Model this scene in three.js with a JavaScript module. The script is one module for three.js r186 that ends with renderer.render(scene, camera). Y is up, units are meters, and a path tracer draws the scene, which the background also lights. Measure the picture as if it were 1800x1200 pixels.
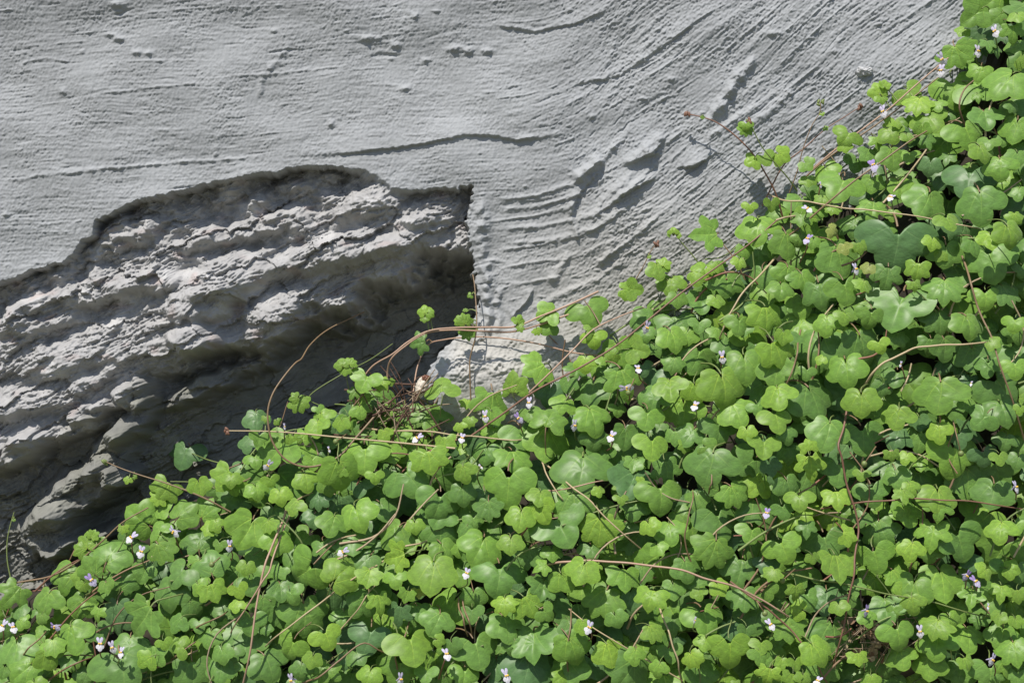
import * as THREE from 'three';
import { mergeGeometries } from 'three/addons/utils/BufferGeometryUtils.js';

// ------------------------------------------------------------------ camera, sky, sun, exposure
const PX = 0.0004, D = 1.1, CY = 0.45;              // metres per unit of the survey grid on the wall (1800 x 1200 units), camera distance, camera height
const scene = new THREE.Scene();
const camera = new THREE.PerspectiveCamera(2 * Math.atan(600 * PX / D) * 180 / Math.PI, 1.5, 0.02, 200);
camera.position.set(0, CY, D);
camera.lookAt(0, CY, 0);

const SUN = new THREE.Vector3(-0.52, 1.72, 1.0).normalize();
{
  const W = 256, H = 128, data = new Float32Array(W * H * 4), d = new THREE.Vector3();
  for (let j = 0; j < H; j++) for (let i = 0; i < W; i++) {            // clear blue summer sky, paler near the horizon and round the sun
    const th = (j + 0.5) / H * Math.PI - Math.PI / 2, ph = (i + 0.5) / W * 2 * Math.PI - Math.PI, el = Math.sin(th);
    d.set(Math.cos(th) * Math.cos(ph), el, Math.cos(th) * Math.sin(ph));
    const hz = Math.exp(-Math.max(0, el) * 3.4), c = Math.max(0, d.dot(SUN)), glow = 0.30 * Math.pow(c, 8) + 0.5 * Math.pow(c, 60), dn = el < 0 ? Math.exp(el * 6) : 1;
    const o = (j * W + i) * 4;
    data[o] = (0.18 + 0.26 * hz + glow) * dn; data[o + 1] = (0.26 + 0.25 * hz + glow * 0.97) * dn; data[o + 2] = (0.44 + 0.16 * hz + glow * 0.9) * dn; data[o + 3] = 1;
  }
  const t = new THREE.DataTexture(data, W, H, THREE.RGBAFormat, THREE.FloatType);
  t.mapping = THREE.EquirectangularReflectionMapping; t.magFilter = t.minFilter = THREE.LinearFilter; t.needsUpdate = true;
  scene.background = scene.environment = t;
}
const sun = new THREE.DirectionalLight(0xfff8ef, 4.5);
sun.position.copy(SUN).multiplyScalar(5).add(new THREE.Vector3(0, CY, 0));
sun.target.position.set(0, CY, 0);
sun.castShadow = true;
sun.shadow.mapSize.set(4096, 4096);
sun.shadow.radius = 1;
Object.assign(sun.shadow.camera, { left: -0.9, right: 0.9, top: 0.9, bottom: -0.9, near: 1, far: 10 });
scene.add(sun, sun.target);

const renderer = new THREE.WebGLRenderer({ antialias: true });
renderer.toneMapping = THREE.LinearToneMapping;
renderer.toneMappingExposure = 1.18;
renderer.shadowMap.enabled = true;

// ------------------------------------------------------------------ helpers
let seed = 20240611;
const rnd = () => { seed = (seed + 0x6D2B79F5) | 0; let t = Math.imul(seed ^ (seed >>> 15), 1 | seed); t = (t + Math.imul(t ^ (t >>> 7), 61 | t)) ^ t; return ((t ^ (t >>> 14)) >>> 0) / 4294967296; };
const rr = (a, b) => a + (b - a) * rnd();
const clamp = (x, a = 0, b = 1) => x < a ? a : x > b ? b : x;
const ss = (a, b, x) => { const t = clamp((x - a) / (b - a)); return t * t * (3 - 2 * t); };
const mix = (a, b, t) => a + (b - a) * t;
const at = (u, v, z) => new THREE.Vector3((u - 900) * PX * (D - z) / D, CY + (600 - v) * PX * (D - z) / D, z);   // survey grid -> point at distance z off the wall

const perm = new Uint8Array(512);
{ const p = Array.from({ length: 256 }, (_, i) => i); let s = 77; for (let i = 255; i > 0; i--) { s = (s * 1103515245 + 12345) & 0x7fffffff; const j = s % (i + 1); [p[i], p[j]] = [p[j], p[i]]; } for (let i = 0; i < 512; i++) perm[i] = p[i & 255]; }
const GX = new Float32Array(256), GY = new Float32Array(256);
for (let i = 0; i < 256; i++) { GX[i] = Math.cos(i * 2.399963) * 1.45; GY[i] = Math.sin(i * 2.399963) * 1.45; }
function noise(x, y) {                               // gradient noise, about -1 .. 1
  const X = Math.floor(x), Y = Math.floor(y), fx = x - X, fy = y - Y, i = X & 255, j = Y & 255;
  const a = perm[perm[i] + j], b = perm[perm[i + 1] + j], c = perm[perm[i] + j + 1], d = perm[perm[i + 1] + j + 1];
  const u = fx * fx * fx * (fx * (fx * 6 - 15) + 10), w = fy * fy * fy * (fy * (fy * 6 - 15) + 10);
  const n0 = GX[a] * fx + GY[a] * fy, n1 = GX[b] * (fx - 1) + GY[b] * fy, n2 = GX[c] * fx + GY[c] * (fy - 1), n3 = GX[d] * (fx - 1) + GY[d] * (fy - 1);
  return n0 + (n1 - n0) * u + ((n2 + (n3 - n2) * u) - (n0 + (n1 - n0) * u)) * w;
}
const fbm = (x, y, o) => { let s = 0, a = 1; for (let i = 0; i < o; i++) { s += a * noise(x, y); x = x * 2.03 + 17.3; y = y * 2.03 + 9.1; a *= 0.5; } return s; };
const ridge = (x, y) => 1 - 2 * Math.abs(noise(x, y));
function polyY(P) {                                   // piecewise linear v(u)
  return (u) => { if (u <= P[0][0]) return P[0][1] + (u - P[0][0]) * (P[1][1] - P[0][1]) / (P[1][0] - P[0][0]);
    for (let i = 1; i < P.length; i++) if (u <= P[i][0]) return mix(P[i - 1][1], P[i][1], (u - P[i - 1][0]) / (P[i][0] - P[i - 1][0]));
    const n = P.length; return P[n - 1][1] + (u - P[n - 1][0]) * (P[n - 1][1] - P[n - 2][1]) / (P[n - 1][0] - P[n - 2][0]); };
}
const used = {};
const numbered = (n) => { const k = used[n] = (used[n] ?? -1) + 1; return k ? n + '_' + String(k).padStart(3, '0') : n; };
function tag(o, label, category, group, kind) { if (label) o.userData.label = label; if (category) o.userData.category = category; if (group) o.userData.group = group; if (kind) o.userData.kind = kind; return o; }
function thing(name, base, label, category, group) { const g = new THREE.Group(); g.name = numbered(name); g.position.copy(base); scene.add(g); return tag(g, label, category, group); }
function part(name, geo, mat, parent, shift = true) {
  const m = new THREE.Mesh(geo, mat); m.name = name; m.castShadow = m.receiveShadow = true;
  if (shift) m.position.copy(parent.position).negate();          // geometry given in world metres
  parent.add(m); return m;
}

// ------------------------------------------------------------------ the line where the plants begin, and how far their mat stands off the wall
const matEdge = polyY([[-400, 1120], [0, 1032], [90, 1002], [150, 955], [240, 895], [330, 855], [400, 825], [450, 755], [560, 725], [640, 690], [740, 700], [840, 705], [920, 660], [1000, 630], [1080, 570], [1150, 515], [1250, 450], [1330, 380], [1400, 310], [1500, 250], [1600, 190], [1680, 130], [1710, 50], [1740, -80], [2300, -600]]);
const matDepth = (u, v) => (v - matEdge(u)) * 0.75;
const matZ = (u, v) => { const d = matDepth(u, v); return 0.014 + (d > 0 ? 0.085 * (1 - Math.exp(-d / 260)) : d * 0.00004) + 0.008 * noise(u / 130 + 5, v / 130); };

// ------------------------------------------------------------------ the wall: plaster coat over rough stonework, one relief in millimetres
const hollow = [[-300, 640], [-60, 520], [0, 496], [50, 478], [105, 463], [130, 446], [138, 428], [160, 416], [173, 390], [200, 374], [222, 360], [280, 345], [350, 325], [425, 310], [500, 300], [535, 291], [600, 295], [640, 301], [672, 314], [692, 329], [720, 334], [745, 336], [775, 330], [806, 331], [826, 330], [834, 342], [826, 356], [820, 388], [826, 425], [834, 458], [831, 478], [840, 525], [838, 552], [822, 572], [795, 598], [772, 624], [748, 660], [735, 690], [760, 780], [760, 1100], [-300, 1250]];
function hollowDist(u, v) {                           // positive inside
  let best = 1e9, inside = false;
  for (let i = 0, j = hollow.length - 1; i < hollow.length; j = i++) {
    const [x1, y1] = hollow[j], [x2, y2] = hollow[i], dx = x2 - x1, dy = y2 - y1;
    const t = clamp(((u - x1) * dx + (v - y1) * dy) / (dx * dx + dy * dy)), ex = u - x1 - t * dx, ey = v - y1 - t * dy, q = ex * ex + ey * ey;
    if (q < best) best = q;
    if ((y1 > v) !== (y2 > v) && u < x1 + (v - y1) / dy * dx) inside = !inside;
  }
  return inside ? Math.sqrt(best) : -Math.sqrt(best);
}
const lipY = polyY([[-60, 520], [0, 496], [105, 463], [145, 425], [200, 374], [350, 325], [535, 291], [640, 301], [700, 330], [842, 326]]);
const lipD = polyY([[-300, 12], [0, 12], [120, 14], [200, 12], [300, 15], [480, 22], [600, 19], [660, 8], [700, 4], [740, 9], [790, 13], [842, 12]]);
const ledgeY = polyY([[-100, 800], [0, 770], [100, 735], [200, 684], [270, 635], [330, 604], [400, 604], [460, 590], [510, 562], [560, 532], [640, 492], [740, 442], [790, 428], [840, 405]]);

// trowel marks: [height mm, half width, kind (0 ridge, 1 step: proud above the line), points...]
const marks = [
  { h: 2.6, w: 70, step: 1, p: [[505, 276], [640, 266], [700, 259], [760, 249], [820, 236], [870, 238], [912, 246], [990, 226]] },
  { h: 5.2, w: 13, p: [[1332, 96], [1292, 146], [1268, 184], [1240, 224]] },
  { h: 2.2, w: 9, p: [[1345, 180], [1300, 205], [1272, 225], [1240, 245]] },
  { h: 3.0, w: 12, p: [[1168, 232], [1130, 268], [1090, 292]] },
  { h: 6.5, w: 12, p: [[1060, 276], [1030, 300], [1006, 318]] },
  { h: 7.0, w: 24, step: 1, p: [[1180, 296], [1128, 322], [1090, 344], [1054, 378]] },
  { h: 5.5, w: 18, step: 1, p: [[1272, 254], [1240, 282], [1210, 292], [1182, 296]] },
  { h: 7.0, w: 20, step: 1, p: [[1182, 226], [1154, 262], [1128, 278], [1080, 296]] },
  { h: 3.0, w: 30, step: 1, p: [[1052, 300], [1030, 325], [1010, 352], [1000, 385]] },
  { h: 1.5, w: 8, p: [[512, 68], [488, 104], [462, 134], [452, 180]] },
  { h: 1.3, w: 4, p: [[60, 312], [200, 296], [330, 284], [492, 274]] },
  { h: 1.0, w: 4, p: [[0, 320], [90, 305], [230, 290]] },
  { h: 0.9, w: 3, p: [[30, 110], [80, 100], [140, 112]] },
  { h: 1.0, w: 3, p: [[150, 168], [270, 154], [360, 146]] },
  { h: 0.9, w: 3, p: [[380, 136], [470, 130], [560, 120], [640, 112]] },
  { h: 1.3, w: 4, p: [[850, 522], [900, 500], [1000, 484]] },
  { h: 1.2, w: 4, p: [[845, 392], [930, 380], [1000, 366], [1040, 330]] },
  { h: 1.3, w: 4, p: [[870, 440], [950, 430], [1030, 412], [1085, 380]] },
  { h: 1.2, w: 5, p: [[880, 470], [960, 458], [1020, 450], [1080, 420]] },
  { h: 3.2, w: 20, step: 1, p: [[938, 505], [925, 530], [908, 548], [896, 560]] },
  { h: 2.4, w: 9, p: [[1082, 415], [1070, 445], [1050, 470]] },
  { h: 4.6, w: 20, p: [[850, 330], [844, 420], [852, 470], [858, 540], [848, 600]] },
  { h: 1.8, w: 5, p: [[866, 352], [940, 344], [1010, 322], [1060, 280], [1120, 215]] },
  { h: 1.6, w: 5, p: [[868, 372], [950, 362], [1030, 338], [1090, 296]] },
  { h: 1.7, w: 6, p: [[870, 402], [950, 398], [1040, 380], [1110, 330], [1190, 250]] },
  { h: 1.8, w: 6, p: [[880, 428], [960, 424], [1040, 404], [1130, 345]] },
  { h: 1.6, w: 5, p: [[1040, 470], [1110, 420], [1180, 360], [1260, 300]] },
  { h: 1.8, w: 7, p: [[930, 545], [980, 520], [1050, 490], [1120, 440]] },
  { h: 2.4, w: 9, p: [[884, 505], [872, 530], [880, 560], [870, 600]] },
  { h: 2.0, w: 8, p: [[1010, 330], [1004, 380], [1020, 430]] },
  { h: 2.2, w: 9, p: [[1120, 300], [1060, 350], [1040, 400]] },
  { h: 2.6, w: 10, p: [[1400, 150], [1350, 200], [1290, 240]] },
  { h: 2.6, w: 12, p: [[860, 470], [852, 520], [862, 560], [850, 600]] },
  { h: 2.2, w: 10, p: [[1000, 440], [985, 475], [960, 500]] },
  { h: 1.6, w: 6, p: [[900, 246], [950, 240], [998, 232]] },
  { h: 1.8, w: 22, step: 1, p: [[860, 40], [940, 52], [1010, 40], [1090, 8]] },
  { h: 1.6, w: 30, step: 1, p: [[1000, 150], [1090, 130], [1180, 70], [1250, 20]] },
];
const lumpsP = [[800, 84, 14, 6, 3], [824, 88, 8, 6, 3.2], [856, 88, 11, 5, 3], [645, 66, 16, 6, 2.6], [695, 77, 9, 6, 2.5], [208, 68, 9, 5, 2.8], [196, 60, 12, 4, 2], [240, 93, 8, 5, 2.2], [262, 94, 9, 4, 2], [205, 8, 12, 5, 2.6], [730, 28, 8, 6, 2.2], [748, 104, 6, 4, 2], [712, 155, 9, 5, 2], [581, 216, 6, 6, 2.2], [110, 160, 8, 6, 1.6], [1130, 105, 10, 5, 2], [1360, 60, 14, 5, 2.4], [1180, 140, 9, 5, 2], [1040, 205, 9, 5, 1.8], [1420, 260, 10, 5, 1.6], [960, 620, 34, 22, 3.5], [880, 640, 36, 26, 4.5], [905, 596, 24, 16, 3], [812, 640, 30, 34, 5]];
const strokeT = (u) => 0.055 * u + 0.72 * 55 * Math.log(1 + Math.exp((u - 1015) / 55));
function plasterH(u, v, dm) {
  const wu = u + 20 * noise(u / 240, v / 220 + 3), wv = v + 12 * noise(u / 260 + 9, v / 180) + 2.2 * noise(u / 70, v / 60 + 40);
  const t = wv + strokeT(wu), right = ss(930, 1130, u), s = u / Math.cos(0.62 * right), str = 0.6 + 0.55 * noise(u / 130 + 15, v / 100 + 2);
  let h = 6.0 * noise(u / 340 + 2, v / 230) + 2.5 * noise(u / 105, v / 85);
  h += str * (mix(0.16, 0.3, right) * noise(s / 110, t / 11 + 0.6 * noise(s / 60, t / 40)) + mix(0.24, 0.55, right) * noise(s / 55 + 7, t / 5.4 + 0.5 * noise(s / 30, t / 25)) + mix(0.2, 0.52, right) * noise(s / 22 + 70, t / 4.6));
  h += mix(0.25, 0.6, right) * noise(s / 330 + 3, t / 30) + mix(0.2, 0.5, right) * noise(s / 120 + 90, t / 20);
  const thin = noise(s / 190 + 31, t / 8) - mix(0.5, 0.42, right); if (thin > 0) h += mix(3.2, 4.0, right) * thin * (0.6 + noise(s / 16, t / 9));            // long drag lines
  const cut = noise(s / 90 + 51, t / 9 + 0.5 * noise(s / 40, t / 30)) - mix(0.56, 0.5, right); if (cut > 0) h -= 3.4 * cut;
  const gn = noise(u / 5.2 + 5, v / 4.6), g = 0.30 * noise(u / 8.5, v / 7) + mix(0.38, 0.62, right) * Math.max(gn, -0.25) + 0.3 * (1 - right) * noise(s / 46 + 17, t / 3.7) + 0.25 * noise(u / 18, v / 14) + 0.3 * noise(u / 3.3, v / 3.1), comb = (1 - right) * 0.22 * noise(u / 4.4, v / 26);      // sand grain
  h += g * (0.8 + 0.55 * noise(u / 60 + 80, v / 60)) * mix(0.95, 1.25, right) + comb;
  const dab = noise(u / 26 + 60, v / 12 + 60) - 0.62; if (dab > 0) h += 4.5 * dab;                                 // little dabs
  for (const k of marks) if (u > k.b[0] && u < k.b[1] && v > k.b[2] && v < k.b[3]) {
    let best = 1e9, sd = 1, along = 0; const n = k.p.length - 1;
    for (let i = 0; i < n; i++) {
      const [x1, y1] = k.p[i], [x2, y2] = k.p[i + 1], dx = x2 - x1, dy = y2 - y1, q = ((u - x1) * dx + (v - y1) * dy) / (dx * dx + dy * dy), c = clamp(q);
      const ex = u - x1 - c * dx, ey = v - y1 - c * dy, e = ex * ex + ey * ey;
      if (e < best) { best = e; sd = (dx * ey - dy * ex) > 0 ? 1 : -1; if (dx < 0) sd = -sd; along = (i + c) / n; }
    }
    const d = Math.max(0, Math.sqrt(best) + 4 * noise(u / 22, v / 20) * (k.h > 4 ? 1 : 0.3) + 2.2 * noise(u / 8, v / 8)), fade = ss(0, k.step && k.h > 4 ? 0.5 : 0.15, along) * ss(1, k.step && k.h > 4 ? 0.5 : 0.8, along);
    if (k.step) h += k.h * fade * (sd < 0 ? Math.exp(-Math.max(0, d) / k.w * 1.6) : 1 - ss(0, 4, d));
    else h += k.h * fade * Math.exp(-d * d / (k.w * k.w * 0.45)) * (0.8 + 0.5 * noise(u / 14 + 4, v / 14));
  }
  for (const [x, y, a, b, k] of lumpsP) { const e = ((u - x) / a) ** 2 + ((v - y) / b) ** 2; if (e < 5) h += k * Math.exp(-e * 1.1) * (1 + 0.4 * noise(u / 6, v / 6)); }
  // the coat grows thicker towards the broken edge of the hollow, rougher at its foot
  h += 12 * ss(535, 700, v) * ss(790, 710, v) * ss(700, 800, u) * ss(1150, 950, u);
  h += 3 * Math.exp(-Math.max(0, -dm) / 60) * ss(860, 700, u) + (1.5 * noise(u / 30, v / 24) + 0.9 * noise(u / 14, v / 13)) * Math.exp(-(((u - 870) / 90) ** 2 + ((v - 630) / 60) ** 2));
  return h;
}
for (const k of marks) { const m = k.w * 3 + 12, U = k.p.map((q) => q[0]), V = k.p.map((q) => q[1]); k.b = [Math.min(...U) - m, Math.max(...U) + m, Math.min(...V) - m, Math.max(...V) + m]; }
// stones that show in the hollow: [u, v, half length, half height, tilt (rising to the right), height mm]
const stones = [[226, 402, 52, 26, 0.2, 9], [440, 400, 120, 17, 0.24, 10], [640, 352, 66, 34, 0.3, 9], [408, 478, 66, 44, 0.25, 12], [268, 492, 46, 20, 0.2, 9], [170, 506, 58, 24, 0.25, 10], [60, 552, 70, 26, 0.3, 9], [640, 428, 150, 26, 0.28, 10], [350, 535, 56, 30, 0.3, 13], [475, 545, 46, 34, 0.5, 8], [160, 610, 120, 36, 0.3, 7], [342, 598, 40, 24, -0.1, 20], [232, 695, 32, 24, 0.4, 24], [350, 680, 68, 20, 0.5, 24], [70, 700, 90, 20, 0.35, 9], [158, 724, 40, 14, 0.3, 12], [20, 800, 60, 20, 0.5, 18], [190, 790, 58, 30, 0.8, 22], [130, 866, 80, 38, 0.5, 27], [75, 940, 56, 44, 0.3, 28], [740, 372, 70, 22, 0.15, 6], [130, 965, 60, 18, 0.4, 26], [205, 842, 24, 18, 0.4, 24], [228, 745, 46, 20, 0.8, 26], [150, 748, 60, 12, 0.4, 9]];
for (const s of stones) { s.c = Math.cos(s[4]); s.s = Math.sin(s[4]); }
function stoneE(s, u, v) { const x = u - s[0], y = v - s[1], a = x * s.c - y * s.s, b = x * s.s + y * s.c; return (a / s[2]) ** 2 + (b / s[3]) ** 2; }
function hollowH(u, v, dm) {
  const top = lipY(u), led = ledgeY(u), w = noise(u / 60, v / 40), lv = v + 34 * noise(u / 95 + 8, v / 60) + 16 * noise(u / 34 + 8, v / 26) + 6 * noise(u / 13, v / 11);
  const prog = clamp((lv - top) / Math.max(40, led - top));
  const lip = lipD(u) * (0.9 + 0.55 * noise(u / 38 + 14, v / 30)) + 3 * noise(u / 12, v / 10);
  let h = mix(-lip, -8, Math.pow(prog, 0.8)) - 4 * Math.exp(-dm / 22);
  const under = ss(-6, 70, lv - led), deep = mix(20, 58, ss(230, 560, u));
  h = mix(h, -deep - 12 + mix(-16, 10, ss(150, 500, u)) * ss(40, 280, v - led), under);
  const ca = 0.91, sa = 0.41, wa = 14 * noise(u / 70 + 33, v / 60), a = u * ca - v * sa, b = u * sa + v * ca + wa;
  const rough = mix(1, mix(1.05, 0.6, ss(200, 420, u)), under);
  const calm = 1 - 0.75 * ss(0.12, 0.5, noise(u / 95 + 61, v / 75)), dry = (0.6 + 0.8 * ss(-0.3, 0.5, noise(u / 70 + 21, v / 48)));
  h += rough * (7.5 * noise(a / 135 + 3, b / 58) + 3.2 * noise(a / 70 + 9, b / 32 + 4));
  // split faces: every little block of the rubble has its own tilted plane and breaks off against its neighbours
  const wu2 = 9 * noise(u / 24 + 71, v / 24) + 3 * noise(u / 8, v / 8 + 20), wv2 = 7 * noise(u / 22, v / 20 + 71) + 3 * noise(u / 7 + 50, v / 7);
  for (const [fa, fb, amp, o] of [[80, 40, 4.4, 0], [34, 17, 0.9, 31]]) {
    const x = (a + wu2) / fa + o, y = (b - wa + wv2) / fb + o, X = Math.floor(x), Y = Math.floor(y); let f1 = 9, cell = 0, cx = 0, cy = 0;
    for (let i = -1; i < 2; i++) for (let j = -1; j < 2; j++) { const q = perm[(perm[(X + i) & 255] + Y + j) & 255], px = X + i + 0.15 + 0.7 * ((q * 37) % 101) / 101, py = Y + j + 0.15 + 0.7 * ((q * 53) % 97) / 97, d = (px - x) ** 2 + (py - y) ** 2; if (d < f1) { f1 = d; cell = q; cx = x - px; cy = y - py; } }
    h += rough * amp * (((cell * 29) % 83) / 83 - 0.5 + cy * (0.35 + ((cell * 17) % 59) / 59) * 0.9 + cx * (((cell * 11) % 71) / 71 - 0.6) * 0.9);
  }
  h += rough * calm * (1.2 * noise(a / 52, b / 17 + 8) + 0.7 * noise(a / 28 + 50, b / 9.5) + dry * (1.7 * noise(a / 36, b / 5.4) + 1.1 * noise(a / 15 + 5, b / 3.6)));
  h += rough * dry * (0.7 * noise(u / 9, v / 8) + 0.85 * noise(u / 5, v / 4.4) + 0.6 * noise(u / 3.2, v / 3));
  let id = -1, be = 1;
  for (let i = 0; i < stones.length; i++) {
    const s = stones[i], e = stoneE(s, u + 8 * noise(u / 22, v / 22 + 50), v + 7 * noise(u / 24 + 30, v / 20));
    if (e < 2.6) { const k = 1 - ss(0.55, 1.5, Math.sqrt(e)); h += s[5] * k * 1.25 + k * 3.4 * ((v - s[1]) / s[3]) * 0.9; if (e < be) { be = e; id = i; } }
  }
  return [h, under, id];
}
function wallAt(u, v) {
  const inFrame = u > -320 && u < 1160 && v > 60 && v < 1260, jag = inFrame ? 4.2 * noise(u / 26, v / 21) + (2.6 + 4 * ss(770, 815, u)) * noise(u / 10, v / 9) + 1.4 * noise(u / 5, v / 5) : 0;
  const dm = inFrame ? hollowDist(u, v) + jag : -500, m = ss(-1, 3.6 + 16 * ss(600, 650, u) * ss(740, 690, u) * ss(400, 360, v), dm);
  let h, under = 0, id = -1;
  const hp = m < 1 ? plasterH(u, v, Math.min(0, dm)) : 0;
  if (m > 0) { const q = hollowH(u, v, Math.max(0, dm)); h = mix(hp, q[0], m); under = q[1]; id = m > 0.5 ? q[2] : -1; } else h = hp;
  return [h / 1000, m, under, id];
}

// ------------------------------------------------------------------ build the wall
const wall = thing('plastered_stone_wall', new THREE.Vector3(0, 0, 0), 'grey trowelled plaster wall with a broken hollow of rough stones above the creeping plants', 'wall');
const plasterMat = new THREE.MeshStandardMaterial({ vertexColors: true, roughness: 0.93 });
const stoneMat = new THREE.MeshStandardMaterial({ vertexColors: true, roughness: 0.88 });
{
  const STEP = 1.6, TILE = 40, T = STEP * TILE, buckets = new Map();
  const bucket = (k) => { let b = buckets.get(k); if (!b) buckets.set(k, b = { p: [], n: [], c: [], i: [] }); return b; };
  const cp = [0, 0, 0];
  const colour = (u, v, m, under, id) => {
    const blot = noise(u / 150 + 70, v / 120), fine = noise(u / 9, v / 9), warm = Math.max(ss(760, 1100, u) * ss(250, 560, v), ss(520, 620, v) * ss(760, 820, u));
    const k = 0.322 + 0.03 * blot + 0.014 * fine + 0.02 * noise(u / 40, v / 30 + 9) + 0.055 * ss(520, 620, v) * ss(760, 810, u) * ss(1200, 1000, u) - 0.02 * ss(500, 0, u) * ss(300, 0, v) + 0.012 * noise(u / 260 + 4, v / 60 + 2);
    cp[0] = k * (0.955 + 0.065 * warm); cp[1] = k * (1.0 + 0.008 * warm); cp[2] = k * (1.035 - 0.09 * warm);
    if (m > 0.01) {
      const rust = ss(0.28, 0.75, noise(u / 36 + 11, v / 22)) * (1 - under), wh = ss(0.3, 0.6, noise(u / 60 + 31, v / 42)) * 0.09, q = (0.33 + wh + 0.05 * noise(u / 30 + 4, v / 20) + 0.03 * fine) * (1 - 0.42 * under);  // stone colour darkened under the ledge, painting in the recess shade
      const algShade = under * (0.6 + 0.4 * noise(u / 50, v / 36));  // olive tint: algae and dirt, plus the shade tone painted into the recess
      cp[0] = mix(cp[0], q * (0.985 + 0.035 * rust - 0.02 * algShade), m); cp[1] = mix(cp[1], q * (0.985 - 0.06 * rust), m); cp[2] = mix(cp[2], q * (0.985 - 0.08 * rust - 0.17 * algShade), m);
    }
  };
  const sheet = (u0, v0, nu, nv, step, back, edgeBack) => {
    const W = nu + 3, H = nv + 3, z = new Float32Array(W * H), mm = new Float32Array(W * H), un = new Float32Array(W * H), idd = new Int16Array(W * H);
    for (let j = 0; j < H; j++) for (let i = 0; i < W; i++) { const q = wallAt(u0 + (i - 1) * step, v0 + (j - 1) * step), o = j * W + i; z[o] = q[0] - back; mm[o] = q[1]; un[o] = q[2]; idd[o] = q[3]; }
    const own = new Map(), e = step * PX * 2;
    const vert = (b, kb, i, j) => {
      const key = kb * 4000000 + j * W + i; let r = own.get(key); if (r !== undefined) return r;
      const o = j * W + i, u = u0 + (i - 1) * step, v = v0 + (j - 1) * step;
      const nx = -(z[o + 1] - z[o - 1]) / e, ny = (z[o + W] - z[o - W]) / e, l = 1 / Math.hypot(nx, ny, 1);
      let zz = z[o]; if (edgeBack && (u < -2400 || u > 4200 || v < -1800)) zz = -0.14;
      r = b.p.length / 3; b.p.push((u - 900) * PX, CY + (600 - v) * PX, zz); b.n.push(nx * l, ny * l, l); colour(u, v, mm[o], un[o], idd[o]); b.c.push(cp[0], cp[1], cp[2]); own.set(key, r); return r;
    };
    for (let j = 1; j <= nv; j++) for (let i = 1; i <= nu; i++) {
      const o = j * W + i, k = mm[o] < 0.5 ? 0 : idd[o] >= 0 ? 2 + idd[o] : 1, b = bucket(k);
      const a = vert(b, k, i, j), c = vert(b, k, i + 1, j), d = vert(b, k, i, j + 1), f = vert(b, k, i + 1, j + 1);
      b.i.push(a, d, c, c, d, f);
    }
  };
  const fine = (tu, tv) => { const u = tu * T, v = tv * T; return u > -200 && u < 1840 && v > -70 && v < 1180 && v < Math.max(matEdge(u), matEdge(u + T)) + 70; };
  for (let tv = -2; tv < 19; tv++) for (let tu = -2; tu < 30; tu++) fine(tu, tv) ? sheet(tu * T, tv * T, TILE, TILE, STEP, 0) : sheet(tu * T, tv * T, 8, 8, 8, 0);
  // the wall goes on beyond what the photograph shows, smoother to the eye
  const far = (a, b, c, d) => sheet(a, c, Math.ceil((b - a) / 25.6), Math.ceil((d - c) / 25.6), 25.6, 0.0015, true);
  far(-2452, -2 * T + 10, -1852, 1800); far(30 * T - 30, 4260, -1852, 1800); far(-2 * T - 20, 30 * T + 10, -1852, -2 * T + 10); far(-2 * T - 20, 30 * T + 10, 19 * T - 30, 1800);
  for (const [k, b] of [...buckets].sort((x, y) => x[0] - y[0])) {
    const g = new THREE.BufferGeometry();
    g.setAttribute('position', new THREE.Float32BufferAttribute(b.p, 3)); g.setAttribute('normal', new THREE.Float32BufferAttribute(b.n, 3)); g.setAttribute('color', new THREE.Float32BufferAttribute(b.c, 3)); g.setIndex(b.i);
    part(k === 0 ? 'plaster_coat' : k === 1 ? 'mortar_bed' : numbered('stone'), g, k === 0 ? plasterMat : stoneMat, wall);
  }
  const core = new THREE.BoxGeometry(2.72, 1.5, 0.3); core.translate(0.0, 0.70, -0.29);
  part('wall_core', core, new THREE.MeshStandardMaterial({ color: new THREE.Color().setRGB(0.3, 0.29, 0.27), roughness: 0.95 }), wall);
}

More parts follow.
